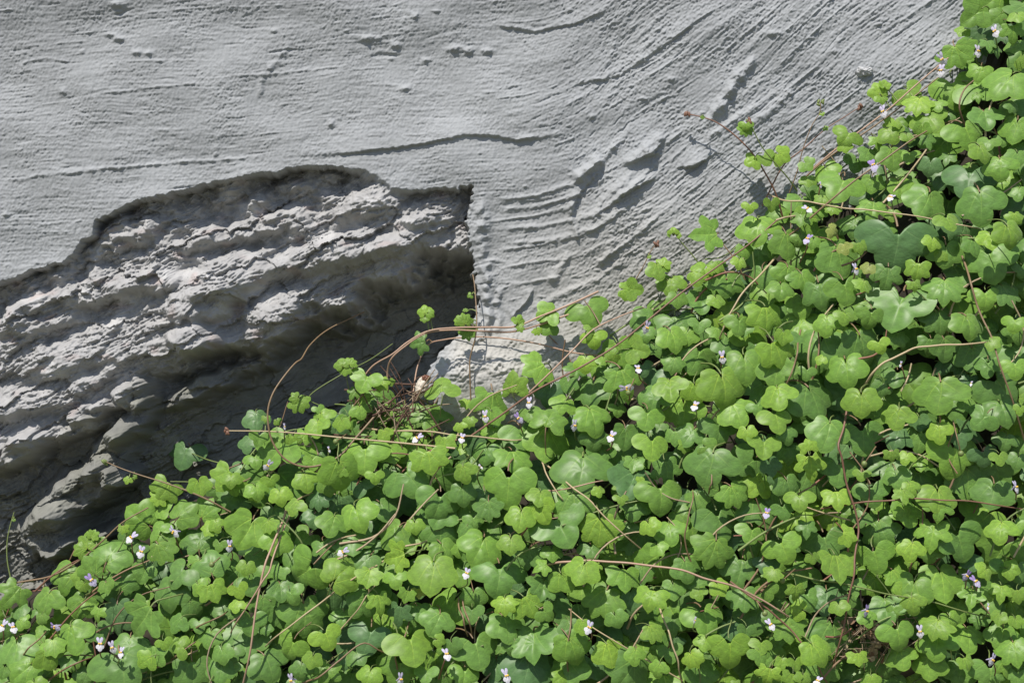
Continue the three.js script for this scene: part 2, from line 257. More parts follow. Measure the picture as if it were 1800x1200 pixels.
// ------------------------------------------------------------------ ground and the earth bank at the wall's foot
const lin = (r, g, b) => new THREE.Color().setRGB(r, g, b);
{
  const earth = new THREE.MeshStandardMaterial({ vertexColors: true, roughness: 0.97 });
  const NU = 200, NV = 150, g = new THREE.PlaneGeometry(1, 1, NU, NV), P = g.attributes.position, C = new Float32Array(P.count * 3);
  for (let j = 0; j <= NV; j++) for (let i = 0; i <= NU; i++) {
    const u = -2400 + 6600 * (i / NU), e = matEdge(u), f = j / NV, v = mix(e + 30, Math.max(1726, e + 200), Math.pow(f, 1.3)), k = j * (NU + 1) + i;
    const z = matZ(u, v) - 0.034 - 0.02 * ss(0, 0.06, -f + 0.06) + 0.004 * fbm(u / 30, v / 30, 3) + 0.02 * Math.exp(-(((u - 1535) / 70) ** 2 + ((v - 1115) / 55) ** 2));
    P.setXYZ(k, (u - 900) * PX, CY + (600 - v) * PX, z);
    const t = 0.6 + 0.4 * noise(u / 14, v / 12), bare = Math.exp(-(((u - 1535) / 60) ** 2 + ((v - 1115) / 45) ** 2));
    C.set([mix(0.05, 0.16, bare) * t, mix(0.042, 0.125, bare) * t, mix(0.028, 0.08, bare) * t], k * 3);
  }
  g.setAttribute('color', new THREE.BufferAttribute(C, 3)); g.computeVertexNormals();
  const m = new THREE.Mesh(g, earth); m.name = 'soil_bank'; m.castShadow = m.receiveShadow = true; m.userData = { kind: 'structure' }; scene.add(m);
  const gg = new THREE.PlaneGeometry(120, 120, 60, 60); gg.rotateX(-Math.PI / 2);
  const gp = gg.attributes.position, gc = new Float32Array(gp.count * 3);
  for (let i = 0; i < gp.count; i++) { const t = 1 + 0.25 * noise(gp.getX(i) / 5, gp.getZ(i) / 5); gc.set([0.13 * t, 0.125 * t, 0.075 * t], i * 3); }
  gg.setAttribute('color', new THREE.BufferAttribute(gc, 3));
  const gm = new THREE.Mesh(gg, earth); gm.name = 'ground'; gm.receiveShadow = true; gm.userData = { kind: 'structure' }; scene.add(gm);
}

// ------------------------------------------------------------------ leaves: kidney shaped, three to seven lobes, the stalk in the notch (origin), tip along +y
const LOBES = [
  { c: [[0, 0.61, 0.35], [-0.43, 0.40, 0.31], [0.43, 0.40, 0.31], [-0.30, 0.09, 0.27], [0.30, 0.09, 0.27]], tip: 0.1 },
  { c: [[0, 0.68, 0.27], [-0.45, 0.54, 0.21], [0.45, 0.52, 0.22], [-0.42, 0.14, 0.25], [0.42, 0.14, 0.25], [0, 0.36, 0.3]], tip: 0.16 },
  { c: [[0, 0.60, 0.38], [-0.42, 0.24, 0.34], [0.42, 0.24, 0.34]], tip: 0.06 },
  { c: [[0, 0.72, 0.22], [-0.38, 0.62, 0.19], [0.38, 0.64, 0.18], [-0.54, 0.24, 0.22], [0.54, 0.24, 0.23], [-0.24, 0.04, 0.2], [0.24, 0.05, 0.2], [0, 0.36, 0.34]], tip: 0.14 },
  { c: [[0.03, 0.64, 0.34], [-0.47, 0.30, 0.28], [0.42, 0.38, 0.32], [-0.22, 0.10, 0.25], [0.26, 0.04, 0.23]], tip: 0.05 },
  { c: [[0, 0.76, 0.24], [-0.44, 0.46, 0.2], [0.44, 0.46, 0.2], [0, 0.40, 0.33], [-0.32, 0.12, 0.19], [0.32, 0.12, 0.19]], tip: 0.2 },
];
const CENTRE = 0.38;
function outline(L, phi) {                             // distance from (0, CENTRE) to the edge, phi from the tip
  const dx = Math.sin(phi), dy = Math.cos(phi); let s = 0;
  for (const [cx, cy, r] of L.c) { const px = cx, py = cy - CENTRE, b = px * dx + py * dy, q = b * b - (px * px + py * py - r * r); if (q > 0) { const d = b + Math.sqrt(q); if (d > 0) s += Math.pow(d, 22); } }
  const d = Math.pow(s, 1 / 22);
  let k = 0; for (const [cx, cy, r] of L.c) { const e = Math.atan2(cx, cy - CENTRE), w = (phi - e) / 0.11; if (cx || cy > 0.5) k = Math.max(k, (cx ? 0.45 : 1) * Math.exp(-w * w)); }
  return Math.max(0.2, d) * (1 + L.tip * k);
}
function leafGeo(vi, cv, rings, segs) {                // cv: { dome, fold, rip, curl, ph }
  const L = LOBES[vi], pos = [], uv = [], idx = [];
  const veins = L.c.map(([x, y, r]) => Math.atan2(x, y + (y > 0.3 ? r * 0.6 : 0)));
  const push = (x, y, rho, phi) => {
    const r0 = Math.hypot(x, y), an = Math.atan2(x, y), dx = x, dy = y - CENTRE; let z = -cv.dome * (dx * dx + dy * dy * 0.8) * 1.5 + cv.fold * Math.sqrt(x * x + 0.004) - cv.curl * Math.max(0, y - 0.45) ** 2;
    let dip = 0; for (const a of veins) { let q = Math.abs(an - a); if (q > Math.PI) q = 2 * Math.PI - q; dip = Math.max(dip, Math.exp(-((q / 0.17) ** 2))); }
    z -= 0.035 * dip * Math.min(1, r0 * 4) * (1 - 0.6 * rho) ; z += cv.rip * rho * rho * Math.sin(phi * 4 + cv.ph) - 0.02 * rho ** 6;
    pos.push(x, y, z); uv.push(x * 0.5 + 0.5, y * 0.7 + 0.22);
  };
  push(0, CENTRE, 0, 0);
  for (let k = 1; k <= rings; k++) { const rho = Math.pow(k / rings, 0.8); for (let i = 0; i < segs; i++) { const phi = (i / segs) * 2 * Math.PI - Math.PI; let r = outline(L, phi) * rho; push(Math.sin(phi) * r, CENTRE + Math.cos(phi) * r, rho, phi); } }
  for (let i = 0; i < segs; i++) idx.push(0, 1 + (i + 1) % segs, 1 + i);
  for (let k = 0; k < rings - 1; k++) for (let i = 0; i < segs; i++) { const a = 1 + k * segs + i, b = 1 + k * segs + (i + 1) % segs; idx.push(a, b, a + segs, b, b + segs, a + segs); }
  const g = new THREE.BufferGeometry(); g.setAttribute('position', new THREE.Float32BufferAttribute(pos, 3)); g.setAttribute('uv', new THREE.Float32BufferAttribute(uv, 2)); g.setIndex(idx); g.computeVertexNormals();
  return g;
}
const CURV = [{ dome: 0.20, fold: 0.0, rip: 0.012, curl: 0.12, ph: 0 }, { dome: 0.08, fold: -0.2, rip: 0.018, curl: 0.1, ph: 2 }, { dome: 0.28, fold: 0.1, rip: 0.015, curl: 0.3, ph: 4 }, { dome: 0.05, fold: 0.16, rip: 0.022, curl: 0.2, ph: 1 }];
const GEO = LOBES.map((_, i) => CURV.map((c) => leafGeo(i, { ...c, ph: c.ph + i }, 6, 48)));
const GEO_LOW = LOBES.map((_, i) => CURV.map((c) => leafGeo(i, { ...c, ph: c.ph + i }, 3, 30)));
// leaf skin: pale veins, mottling, paler rim
function leafTexture(vi) {
  const N = 256, L = LOBES[vi], data = new Uint8Array(N * N * 4), bump = new Uint8Array(N * N * 4);
  for (let j = 0; j < N; j++) for (let i = 0; i < N; i++) {
    const x = ((i + 0.5) / N - 0.5) * 2, y = ((j + 0.5) / N - 0.22) / 0.7, r = Math.hypot(x, y), dx = x, dy = y - CENTRE;
    const rho = Math.hypot(dx, dy) / outline(L, Math.atan2(dx, dy)); let vein = 0, sub = 0;
    for (const [cx, cy, cr] of L.c) {
      const ex = cx * 1.1, ey = cy + (cy > 0.3 ? cr * 0.8 : 0), l = Math.hypot(ex, ey), t = (x * ex + y * ey) / l, o = (x * ey - y * ex) / l + 0.03 * Math.sin(t * 5 + cx * 9);
      if (t > -0.02 && t < l * 1.05) { const w = mix(0.02, 0.006, t / l); vein = Math.max(vein, Math.exp(-((o / w) ** 2)) * (1 - 0.6 * t / l)); const q = Math.abs(o), k = ((t - q * 0.9) * 9) % 1; sub = Math.max(sub, Math.exp(-((((k < 0 ? k + 1 : k) - 0.5) / 0.11) ** 2)) * Math.exp(-q * 7) * 0.4); }
    }
    const m = 1 + 0.2 * noise(i / 22 + vi * 7, j / 22) + 0.08 * noise(i / 7, j / 7 + vi) + 0.06 * noise(i / 2.6, j / 2.6), rim = ss(0.86, 1, rho), w = vein * 0.85 + sub * 0.25, o = (j * N + i) * 4;
    const base = 150 * m; data[o] = clamp(base * (1 + 0.9 * w + 0.12 * rim), 0, 255); data[o + 1] = clamp(base * (1 + 0.5 * w + 0.07 * rim), 0, 255); data[o + 2] = clamp(base * (1 + 0.75 * w), 0, 255); data[o + 3] = 255;
    const b = clamp(150 + 40 * noise(i / 9, j / 9 + 60) + 24 * noise(i / 4, j / 4) - 110 * vein - 45 * sub, 0, 255); bump.set([b, b, b, 255], o);
  }
  const mk = (d) => { const t = new THREE.DataTexture(d, N, N, THREE.RGBAFormat); t.magFilter = t.minFilter = THREE.LinearFilter; t.needsUpdate = true; return t; };
  return [mk(data), mk(bump)];
}
const SKIN = LOBES.map((_, i) => leafTexture(i));
// tones: 0 dark glaucous, 1 mid green, 2 fresh green, 3 young yellow green, 4 yellowing
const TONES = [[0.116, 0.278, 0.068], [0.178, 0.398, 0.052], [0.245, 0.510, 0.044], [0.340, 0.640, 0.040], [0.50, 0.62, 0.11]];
const TRANS = [0.14, 0.19, 0.26, 0.36, 0.36];
const LEAFMAT = TONES.map((c, t) => [0.88, 1.0, 1.13].map((k) => SKIN.map(([m, b]) => new THREE.MeshPhysicalMaterial({ map: m, bumpMap: b, bumpScale: 0.0005, color: lin(c[0] * k * (k > 1 ? 1.06 : 1), c[1] * k, c[2] * k), roughness: 0.9, transmission: TRANS[t], thickness: 0, clearcoat: 0.56 - 0.03 * t, clearcoatRoughness: 0.4, side: THREE.DoubleSide }))));
const STEMMAT = { red: [0.19, 0.095, 0.06], brown: [0.21, 0.14, 0.075], tan: [0.42, 0.33, 0.19], green: [0.16, 0.21, 0.06], pink: [0.40, 0.26, 0.18], dead: [0.26, 0.19, 0.12] };
for (const k in STEMMAT) STEMMAT[k] = new THREE.MeshPhysicalMaterial({ color: lin(...STEMMAT[k]), roughness: 0.55, clearcoat: 0.15, clearcoatRoughness: 0.4 });

function tube(pts, r0, r1, segs, rad = 6) {             // tapering tube through points
  const c = new THREE.CatmullRomCurve3(pts, false, 'centripetal'), n = segs ?? Math.max(6, pts.length * 5), F = c.computeFrenetFrames(n, false), pos = [], nor = [], idx = [];
  for (let i = 0; i <= n; i++) { const p = c.getPointAt(i / n), r = mix(r0, r1, i / n); for (let k = 0; k < rad; k++) { const a = k / rad * 2 * Math.PI, x = Math.cos(a), y = Math.sin(a), N = F.normals[i], B = F.binormals[i]; const d = new THREE.Vector3(N.x * x + B.x * y, N.y * x + B.y * y, N.z * x + B.z * y); pos.push(p.x + d.x * r, p.y + d.y * r, p.z + d.z * r); nor.push(d.x, d.y, d.z); } }
  for (let i = 0; i < n; i++) for (let k = 0; k < rad; k++) { const a = i * rad + k, b = i * rad + (k + 1) % rad; idx.push(a, b, a + rad, b, b + rad, a + rad); }
  const g = new THREE.BufferGeometry(); g.setAttribute('position', new THREE.Float32BufferAttribute(pos, 3)); g.setAttribute('normal', new THREE.Float32BufferAttribute(nor, 3)); g.setIndex(idx); return g;
}
const STALK = [0, 1, 2].map((k) => tube([new THREE.Vector3(0, 0.03, -0.02), new THREE.Vector3(0.02 * k, -0.14, -0.10), new THREE.Vector3(0.12 * (k - 1), -0.34, -0.42), new THREE.Vector3(0.22 * (k - 1), -0.5, -0.95)], 0.024, 0.02, 9, 5));
const V = (x, y, z) => new THREE.Vector3(x, y, z), Q = new THREE.Matrix4();
function leafFrame(deg, lift, side) {                   // tip direction on the wall (0 down, 90 right), how far the face turns up to the light and sideways
  const n = V(side, lift, 1).normalize(), a = deg * Math.PI / 180, t = V(Math.sin(a), -Math.cos(a), 0); t.addScaledVector(n, -t.dot(n)).normalize();
  const x = V(0, 0, 0).crossVectors(t, n).normalize(); return new THREE.Quaternion().setFromRotationMatrix(Q.makeBasis(x, t, n));
}
// a leaf as numbers: centre on the survey grid, width in grid units, tip direction, tone
function leafSpec(u, v, w, deg, tone, z) {
  const lift = clamp(rr(0.1, 0.75) + rr(-0.35, 0.25) * rnd(), -0.2, 0.95), side = rr(-0.5, 0.42), q = leafFrame(deg + rr(-14, 14), lift, side);
  const s = w * PX * (w > 76 ? 1.0 : 1.12) / 1.32 * (D - z) / D, sx = s * rr(0.97, 1.1), sy = s * rr(0.95, 1.12);
  const p = at(u, v, z), off = V(0, CENTRE * sy, 0).applyQuaternion(q); p.sub(off);
  const vi = tone >= 3 && w < 34 ? [0, 3, 0, 1, 4, 2][rnd() * 6 | 0] : w > 105 ? 2 : w > 88 ? [2, 0, 4][rnd() * 3 | 0] : [0, 0, 0, 2, 2, 2, 4, 4, 4, 1, 5, 3][rnd() * 12 | 0], big = w > 76;
  return { p, q, s: V(sx, sy, s * rr(0.8, 1.3)), vi, ci: w > 105 ? 0 : big ? [0, 1, 3, 1][rnd() * 4 | 0] : [0, 0, 1, 2, 2, 3][rnd() * 6 | 0], tone, k: rnd() * 3 | 0, w, stalk: rnd() * 3 | 0 };
}
function leafMesh(L, parent, withStalk = true) {
  const m = new THREE.Mesh(GEO[L.vi][L.ci], LEAFMAT[L.tone][L.k][L.vi]); m.name = 'leaf'; m.castShadow = m.receiveShadow = true;
  m.position.copy(L.p).sub(parent.position); m.quaternion.copy(L.q); m.scale.copy(L.s); parent.add(m);
  if (L.tone === 4) m.userData.label = 'yellowing leaf';
  if (withStalk) { const k = new THREE.Mesh(STALK[L.stalk], L.tone === 3 ? STEMMAT.green : L.stalk ? STEMMAT.brown : STEMMAT.green); k.name = 'leaf_stalk'; k.castShadow = k.receiveShadow = true; m.add(k); }
  return m;
}

// ------------------------------------------------------------------ flowers: two violet lobes above, three white lobes below, a yellow throat, a short spur
const petalMat = { white: new THREE.MeshPhysicalMaterial({ color: lin(0.80, 0.78, 0.84), roughness: 0.9, transmission: 0.3, thickness: 0, side: THREE.DoubleSide }), violet: new THREE.MeshPhysicalMaterial({ color: lin(0.60, 0.55, 0.75), roughness: 0.9, transmission: 0.3, thickness: 0, side: THREE.DoubleSide }), deep: new THREE.MeshPhysicalMaterial({ color: lin(0.33, 0.24, 0.52), roughness: 0.9, transmission: 0.2, thickness: 0, side: THREE.DoubleSide }), yellow: new THREE.MeshStandardMaterial({ color: lin(0.80, 0.52, 0.06), roughness: 0.7 }), calyx: new THREE.MeshStandardMaterial({ color: lin(0.12, 0.16, 0.05), roughness: 0.8 }) };
function petal(w, l, bend) {                            // a rounded cupped lobe growing from the origin along +y
  const R = 4, S = 14, pos = [0, l * 0.5, 0.02], idx = [];
  for (let k = 1; k <= R; k++) for (let i = 0; i < S; i++) { const a = i / S * 2 * Math.PI, q = k / R, x = Math.sin(a) * w * q * (0.75 + 0.25 * Math.cos(a)), y = l * 0.5 + Math.cos(a) * l * 0.5 * q; pos.push(x, y, bend * y * y + 0.12 * x * x - 0.02 * q * q); }
  for (let i = 0; i < S; i++) idx.push(0, 1 + (i + 1) % S, 1 + i);
  for (let k = 0; k < R - 1; k++) for (let i = 0; i < S; i++) { const a = 1 + k * S + i, b = 1 + k * S + (i + 1) % S; idx.push(a, b, a + S, b, b + S, a + S); }
  const g = new THREE.BufferGeometry(); g.setAttribute('position', new THREE.Float32BufferAttribute(pos, 3)); g.setIndex(idx); g.computeVertexNormals(); return g;
}
const lobe = (w, l, bend, rot, x, y, z) => { const g = petal(w, l, bend); g.rotateZ(rot); g.translate(x, y, z); return g; };
const FL = {
  lower: mergeGeometries([lobe(0.22, 0.5, -0.25, Math.PI, 0, -0.06, 0.06), lobe(0.21, 0.48, -0.2, Math.PI + 0.95, -0.1, -0.03, 0.06), lobe(0.21, 0.48, -0.2, Math.PI - 0.95, 0.1, -0.03, 0.06)]),
  upper: mergeGeometries([lobe(0.15, 0.5, -0.35, 0.28, -0.05, 0.1, 0), lobe(0.15, 0.5, -0.35, -0.28, 0.05, 0.1, 0)]),
  throat: mergeGeometries([-1, 1].map((s) => { const g = new THREE.SphereGeometry(0.075, 10, 8); g.scale(1, 1.1, 0.9); g.translate(s * 0.085, 0.02, 0.09); return g; })),
  spur: (() => { const g = new THREE.CylinderGeometry(0.13, 0.03, 0.62, 8, 3); g.rotateX(Math.PI / 2 - 0.55); g.translate(0, -0.02, -0.28); return g; })(),
  calyx: (() => { const g = new THREE.ConeGeometry(0.13, 0.22, 7); g.rotateX(-Math.PI / 2); g.translate(0, 0.06, -0.34); return g; })(),
};
function flower(parent, u, v, z, size = 26, turn = 0, kind = 0) {      // kind 0 open, 1 deeper violet, 2 closed bud
  const f = new THREE.Group(); f.name = 'flower'; f.position.copy(at(u, v, z)).sub(parent.position);
  f.quaternion.setFromEuler(new THREE.Euler(rr(-0.75, 0.15), rr(-0.75, 0.75), turn * Math.PI / 180 + rr(-0.5, 0.5), 'ZYX')); const s = size * PX * rr(0.7, 0.9); f.scale.set(s, s, s); if (kind === 2) f.scale.set(s * 0.45, s * 0.75, s * 0.8);
  const add = (n, g, m) => { const o = new THREE.Mesh(g, m); o.name = n; o.castShadow = o.receiveShadow = true; f.add(o); };
  add('lower_lip', FL.lower, kind === 1 ? petalMat.violet : petalMat.white); add('upper_lip', FL.upper, kind === 1 ? petalMat.deep : petalMat.violet); add('palate', FL.throat, petalMat.yellow); add('spur', FL.spur, petalMat.violet); add('calyx', FL.calyx, petalMat.calyx);
  parent.add(f); return f;
}
function stemPts(list, jitter = 0) { return list.map(([u, v, z]) => { const q = at(u, v, z / 1000); if (jitter) q.add(V(rr(-1, 1), rr(-1, 1), rr(-1, 1)).multiplyScalar(jitter)); return q; }); }

// ------------------------------------------------------------------ the mat of creeping plants
const mat = thing('creeping_toadflax', at(1050, 1150, 0.05).setY(0), 'dense leafy mat of ivy leaved creeping plant with tiny lilac flowers covering the wall foot', 'creeping plant');
const leaves = [];
const placeTile = (u0, v0, sc, rows) => { for (const [x, y, w, deg, tone] of rows) leaves.push([u0 + x / sc, v0 + y / sc, w / sc, deg, tone]); };
placeTile(0, 880, 3.75, [[405, 500, 190, -90, 2], [920, 120, 225, -115, 2], [735, 345, 230, 165, 1], [595, 440, 160, -140, 2], [815, 515, 190, 150, 1], [945, 475, 135, -15, 1], [1075, 325, 175, 30, 2], [1185, 480, 205, -25, 1], [1115, 610, 220, 10, 1], [1320, 255, 205, 175, 1], [1385, 415, 195, 190, 1], [1400, 590, 175, 25, 3], [1280, 700, 150, 30, 1], [1165, 810, 130, -15, 1], [1310, 810, 125, 0, 1], [950, 765, 330, -32, 1], [765, 760, 232, 0, 0], [530, 700, 165, -25, 2], [300, 665, 195, 8, 2], [90, 610, 205, -50, 2], [480, 895, 222, 12, 2], [650, 870, 140, 30, 1], [322, 1040, 165, 20, 3], [150, 1120, 205, -35, 2], [95, 985, 225, 20, 1], [220, 1010, 130, 10, 1], [992, 1015, 222, 5, 1], [800, 1095, 400, 0, 1], [760, 1170, 220, 0, 2], [560, 1165, 140, -10, 1], [850, 955, 190, 10, 1], [1268, 1130, 222, 0, 1], [1190, 965, 130, -80, 3], [1460, 1010, 135, 10, 1], [1450, 1120, 160, 0, 1], [1375, 900, 150, 0, 1], [1045, 185, 140, -150, 2], [1215, 75, 185, 140, 2], [1350, 60, 180, 165, 2], [1070, 40, 140, 100, 2], [1425, 160, 100, 20, 3], [1372, 175, 100, -90, 3], [800, 185, 80, 0, 3], [640, 250, 100, -40, 2], [1440, 290, 95, 10, 2], [130, 745, 125, -90, 1], [230, 720, 95, 80, 1], [150, 800, 95, 60, 2], [640, 735, 110, -20, 2], [590, 680, 90, 10, 2], [1010, 440, 110, 0, 0], [540, 565, 80, -30, 3], [350, 960, 130, 20, 2], [20, 1120, 110, 0, 1], [440, 1060, 130, 0, 1], [700, 560, 110, 20, 2], [270, 780, 80, 0, 2], [1080, 940, 90, 30, 3], [1290, 420, 120, -20, 2]]);
placeTile(400, 880, 3.75, [[130, 195, 262, -15, 2], [322, 275, 180, 0, 2], [268, 165, 110, 10, 3], [440, 48, 130, 0, 3], [572, 110, 140, 0, 0], [692, 150, 175, -5, 2], [850, 92, 212, 20, 2], [1020, 50, 190, 25, 1], [1092, 222, 212, -20, 2], [1236, 166, 112, 10, 3], [1395, 90, 195, -25, 1], [1400, 222, 235, 0, 1], [512, 462, 262, -40, 2], [745, 482, 222, 150, 3], [630, 305, 145, 25, 1], [820, 245, 225, 10, 1], [955, 300, 115, 0, 1], [905, 395, 165, -25, 1], [1120, 365, 192, -60, 3], [1105, 512, 142, 20, 2], [930, 502, 142, 0, 3], [1348, 480, 262, -12, 3], [1430, 330, 165, 10, 2], [120, 440, 105, 0, 3], [70, 590, 112, 10, 3], [60, 690, 105, 0, 3], [150, 548, 165, 10, 1], [350, 590, 155, 0, 1], [505, 762, 262, 15, 1], [690, 640, 185, 0, 0], [880, 690, 180, -30, 1], [1000, 660, 162, 10, 3], [1130, 742, 160, 0, 0], [1260, 730, 155, 0, 1], [152, 800, 165, -10, 1], [250, 850, 80, 0, 1], [230, 690, 155, 0, 1], [415, 962, 192, -25, 2], [652, 900, 182, 20, 3], [928, 902, 242, 0, 0], [860, 1020, 135, 30, 1], [1210, 952, 292, 0, 3], [1380, 800, 205, -20, 1], [272, 1082, 232, 20, 1], [40, 1012, 115, 0, 1], [650, 1122, 185, -10, 2], [552, 1050, 115, 0, 3], [1130, 1112, 235, 0, 2], [930, 1150, 145, 0, 3], [40, 1110, 95, 10, 1], [1398, 920, 82, 60, 3], [1310, 1140, 130, 0, 1], [420, 620, 140, 20, 1], [760, 760, 150, 0, 1], [330, 460, 130, -10, 1], [1180, 620, 110, -20, 2], [1260, 600, 84, 10, 4], [480, 1120, 130, 0, 1], [770, 1060, 120, 0, 0], [1480, 960, 120, 10, 1]]);
placeTile(800, 880, 3.75, [[430, 112, 172, -15, 3], [572, 72, 172, 30, 3], [690, 165, 340, 15, 1], [950, 190, 232, -12, 3], [1112, 182, 145, 0, 1], [1280, 170, 132, 30, 3], [1420, 200, 185, 25, 2], [1340, 312, 112, 20, 2], [1180, 45, 185, 0, 1], [165, 302, 232, -12, 2], [366, 282, 152, 5, 3], [288, 490, 282, -8, 1], [480, 372, 165, 0, 1], [220, 55, 165, 0, 1], [120, 132, 115, 0, 1], [22, 332, 95, 0, 2], [580, 572, 192, -15, 1], [722, 522, 185, 20, 2], [832, 460, 192, -25, 3], [900, 322, 145, 0, 1], [1120, 500, 212, 0, 2], [960, 652, 242, -20, 2], [1150, 642, 215, 0, 0], [1290, 632, 185, 0, 3], [1440, 582, 135, 10, 1], [482, 682, 202, 30, 3], [325, 682, 145, 10, 3], [340, 822, 215, 0, 1], [110, 742, 135, 0, 1], [120, 642, 145, 0, 1], [142, 982, 292, 0, 1], [515, 932, 312, 8, 1], [776, 972, 222, 15, 2], [760, 842, 135, 0, 1], [1022, 1002, 182, 5, 3], [1316, 860, 152, 30, 3], [840, 830, 105, 10, 3], [1140, 1132, 265, -20, 1], [1340, 1112, 115, 0, 2], [60, 1152, 175, 0, 2], [270, 1092, 175, 20, 0], [470, 1112, 285, 0, 0], [750, 1122, 215, 0, 1], [385, 960, 135, 0, 1], [1190, 1022, 125, 0, 2], [1420, 1000, 130, 0, 1], [640, 340, 120, 0, 2], [60, 200, 120, -20, 1], [1060, 780, 130, 20, 1], [1240, 480, 130, 0, 1], [600, 740, 120, 60, 2], [1440, 820, 140, 0, 1], [300, 1180, 140, 10, 0]]);
placeTile(1200, 880, 3.75, [[242, 142, 272, 0, 1], [200, 332, 242, -18, 2], [455, 212, 155, -12, 2], [662, 312, 205, 12, 2], [770, 28, 155, 0, 3], [665, 62, 125, 0, 1], [1022, 422, 242, 0, 3], [940, 285, 255, 0, 1], [1270, 370, 205, 5, 2], [1290, 202, 210, 0, 1], [1095, 225, 132, 60, 3], [1020, 22, 172, 0, 2], [1462, 82, 115, 0, 2], [1410, 302, 115, 0, 2], [1482, 332, 95, 10, 3], [1412, 492, 162, 15, 2], [1460, 592, 115, 0, 3], [30, 452, 175, 0, 1], [380, 455, 245, 0, 1], [246, 570, 122, 12, 3], [110, 612, 105, 0, 3], [556, 602, 125, 0, 2], [750, 592, 132, 0, 3], [946, 652, 212, 0, 0], [1032, 702, 112, 10, 3], [830, 642, 165, 0, 1], [148, 772, 242, 0, 2], [490, 752, 252, -10, 1], [695, 830, 195, 0, 2], [1000, 882, 305, 0, 1], [410, 642, 175, 0, 1], [1222, 772, 115, 12, 2], [1346, 720, 207, 0, 1], [1422, 880, 205, 0, 2], [310, 982, 228, 5, 3], [150, 932, 125, 0, 3], [520, 952, 125, 0, 3], [512, 1022, 125, 0, 2], [70, 1042, 125, 20, 3], [120, 1142, 195, 0, 1], [890, 992, 195, 20, 3], [1160, 1032, 117, 15, 3], [566, 1142, 155, 0, 3], [655, 1072, 95, 0, 3], [746, 1072, 95, 0, 3], [930, 1122, 215, 0, 1], [720, 1172, 112, 0, 3], [795, 1172, 95, 0, 3], [1442, 1042, 145, 0, 2], [1250, 1190, 115, 0, 3], [300, 850, 130, 0, 0], [1130, 560, 140, 0, 1], [590, 480, 110, -30, 3], [820, 170, 130, 0, 1], [330, 250, 140, 0, 0], [1180, 120, 120, 0, 1], [550, 420, 140, 0, 0], [860, 380, 84, 0, 3], [420, 860, 110, 0, 1]]);
placeTile(400, 620, 3.75, [[1330, 400, 305, -8, 2], [1412, 228, 182, 180, 3], [1426, 590, 135, 0, 3], [1325, 702, 212, 20, 3], [330, 640, 272, -20, 2], [205, 562, 110, 0, 2], [590, 492, 135, 10, 3], [625, 432, 142, 20, 3], [742, 470, 105, 0, 3], [900, 672, 262, 0, 2], [1080, 652, 165, 20, 2], [742, 790, 232, 10, 2], [520, 842, 155, 20, 3], [510, 545, 125, 150, 2], [440, 1012, 135, 0, 3], [190, 905, 135, 0, 2], [345, 942, 125, 0, 3], [600, 960, 155, 0, 0], [870, 872, 155, 0, 0], [1200, 822, 285, 35, 1], [1390, 990, 245, -10, 1], [972, 812, 105, 10, 3], [20, 832, 115, 0, 3], [190, 442, 155, 0, 0], [135, 600, 120, 0, 0], [1140, 535, 115, 0, 2], [540, 645, 135, 0, 2], [282, 842, 95, 0, 3], [800, 440, 120, 10, 2], [930, 560, 110, 10, 2], [1040, 540, 90, 20, 3], [560, 720, 110, 0, 2], [180, 700, 120, 0, 2], [870, 880, 150, 10, 1], [1060, 830, 120, 0, 1], [690, 590, 90, 0, 1], [430, 580, 100, 10, 3], [660, 880, 130, 0, 2]]);
placeTile(800, 580, 3.75, [[540, 242, 215, -50, 2], [375, 362, 172, 180, 3], [240, 482, 262, 0, 2], [78, 482, 85, 0, 3], [255, 572, 130, 0, 2], [710, 492, 155, -30, 2], [900, 392, 255, 0, 1], [1115, 325, 252, 0, 2], [915, 582, 232, 0, 2], [1075, 522, 105, 0, 2], [925, 722, 172, 0, 1], [1122, 702, 175, -20, 1], [1300, 758, 205, -10, 3], [1265, 572, 185, 0, 2], [1420, 382, 205, 20, 3], [1312, 452, 195, 0, 1], [1450, 700, 120, 0, 1], [605, 722, 265, 0, 2], [620, 585, 212, 165, 2], [440, 682, 225, 0, 1], [385, 842, 205, 10, 2], [200, 812, 155, 0, 1], [345, 1022, 332, 0, 2], [836, 922, 392, 0, 1], [1160, 1002, 262, -30, 0], [1355, 1082, 252, 0, 2], [1395, 922, 195, 0, 1], [60, 942, 145, 10, 3], [50, 1082, 155, 0, 1], [200, 1112, 145, 0, 0], [560, 1095, 145, 0, 3], [585, 1165, 145, 0, 3], [862, 222, 135, 0, 3], [620, 412, 175, 0, 0], [780, 1152, 245, 0, 1], [950, 1062, 85, 0, 3], [1095, 1112, 85, 0, 3], [1440, 52, 185, 0, 2], [1440, 222, 135, 0, 1], [1200, 132, 165, 90, 3], [1330, 122, 115, 0, 1], [1250, 25, 125, 0, 1], [92, 602, 85, 0, 3], [250, 662, 135, 0, 2], [800, 260, 160, -20, 1], [740, 360, 120, 0, 1], [1020, 260, 110, 0, 1], [30, 640, 80, 0, 3], [1240, 250, 120, 0, 0], [960, 800, 160, 0, 1], [1180, 880, 120, 0, 1], [480, 540, 120, 0, 2]]);
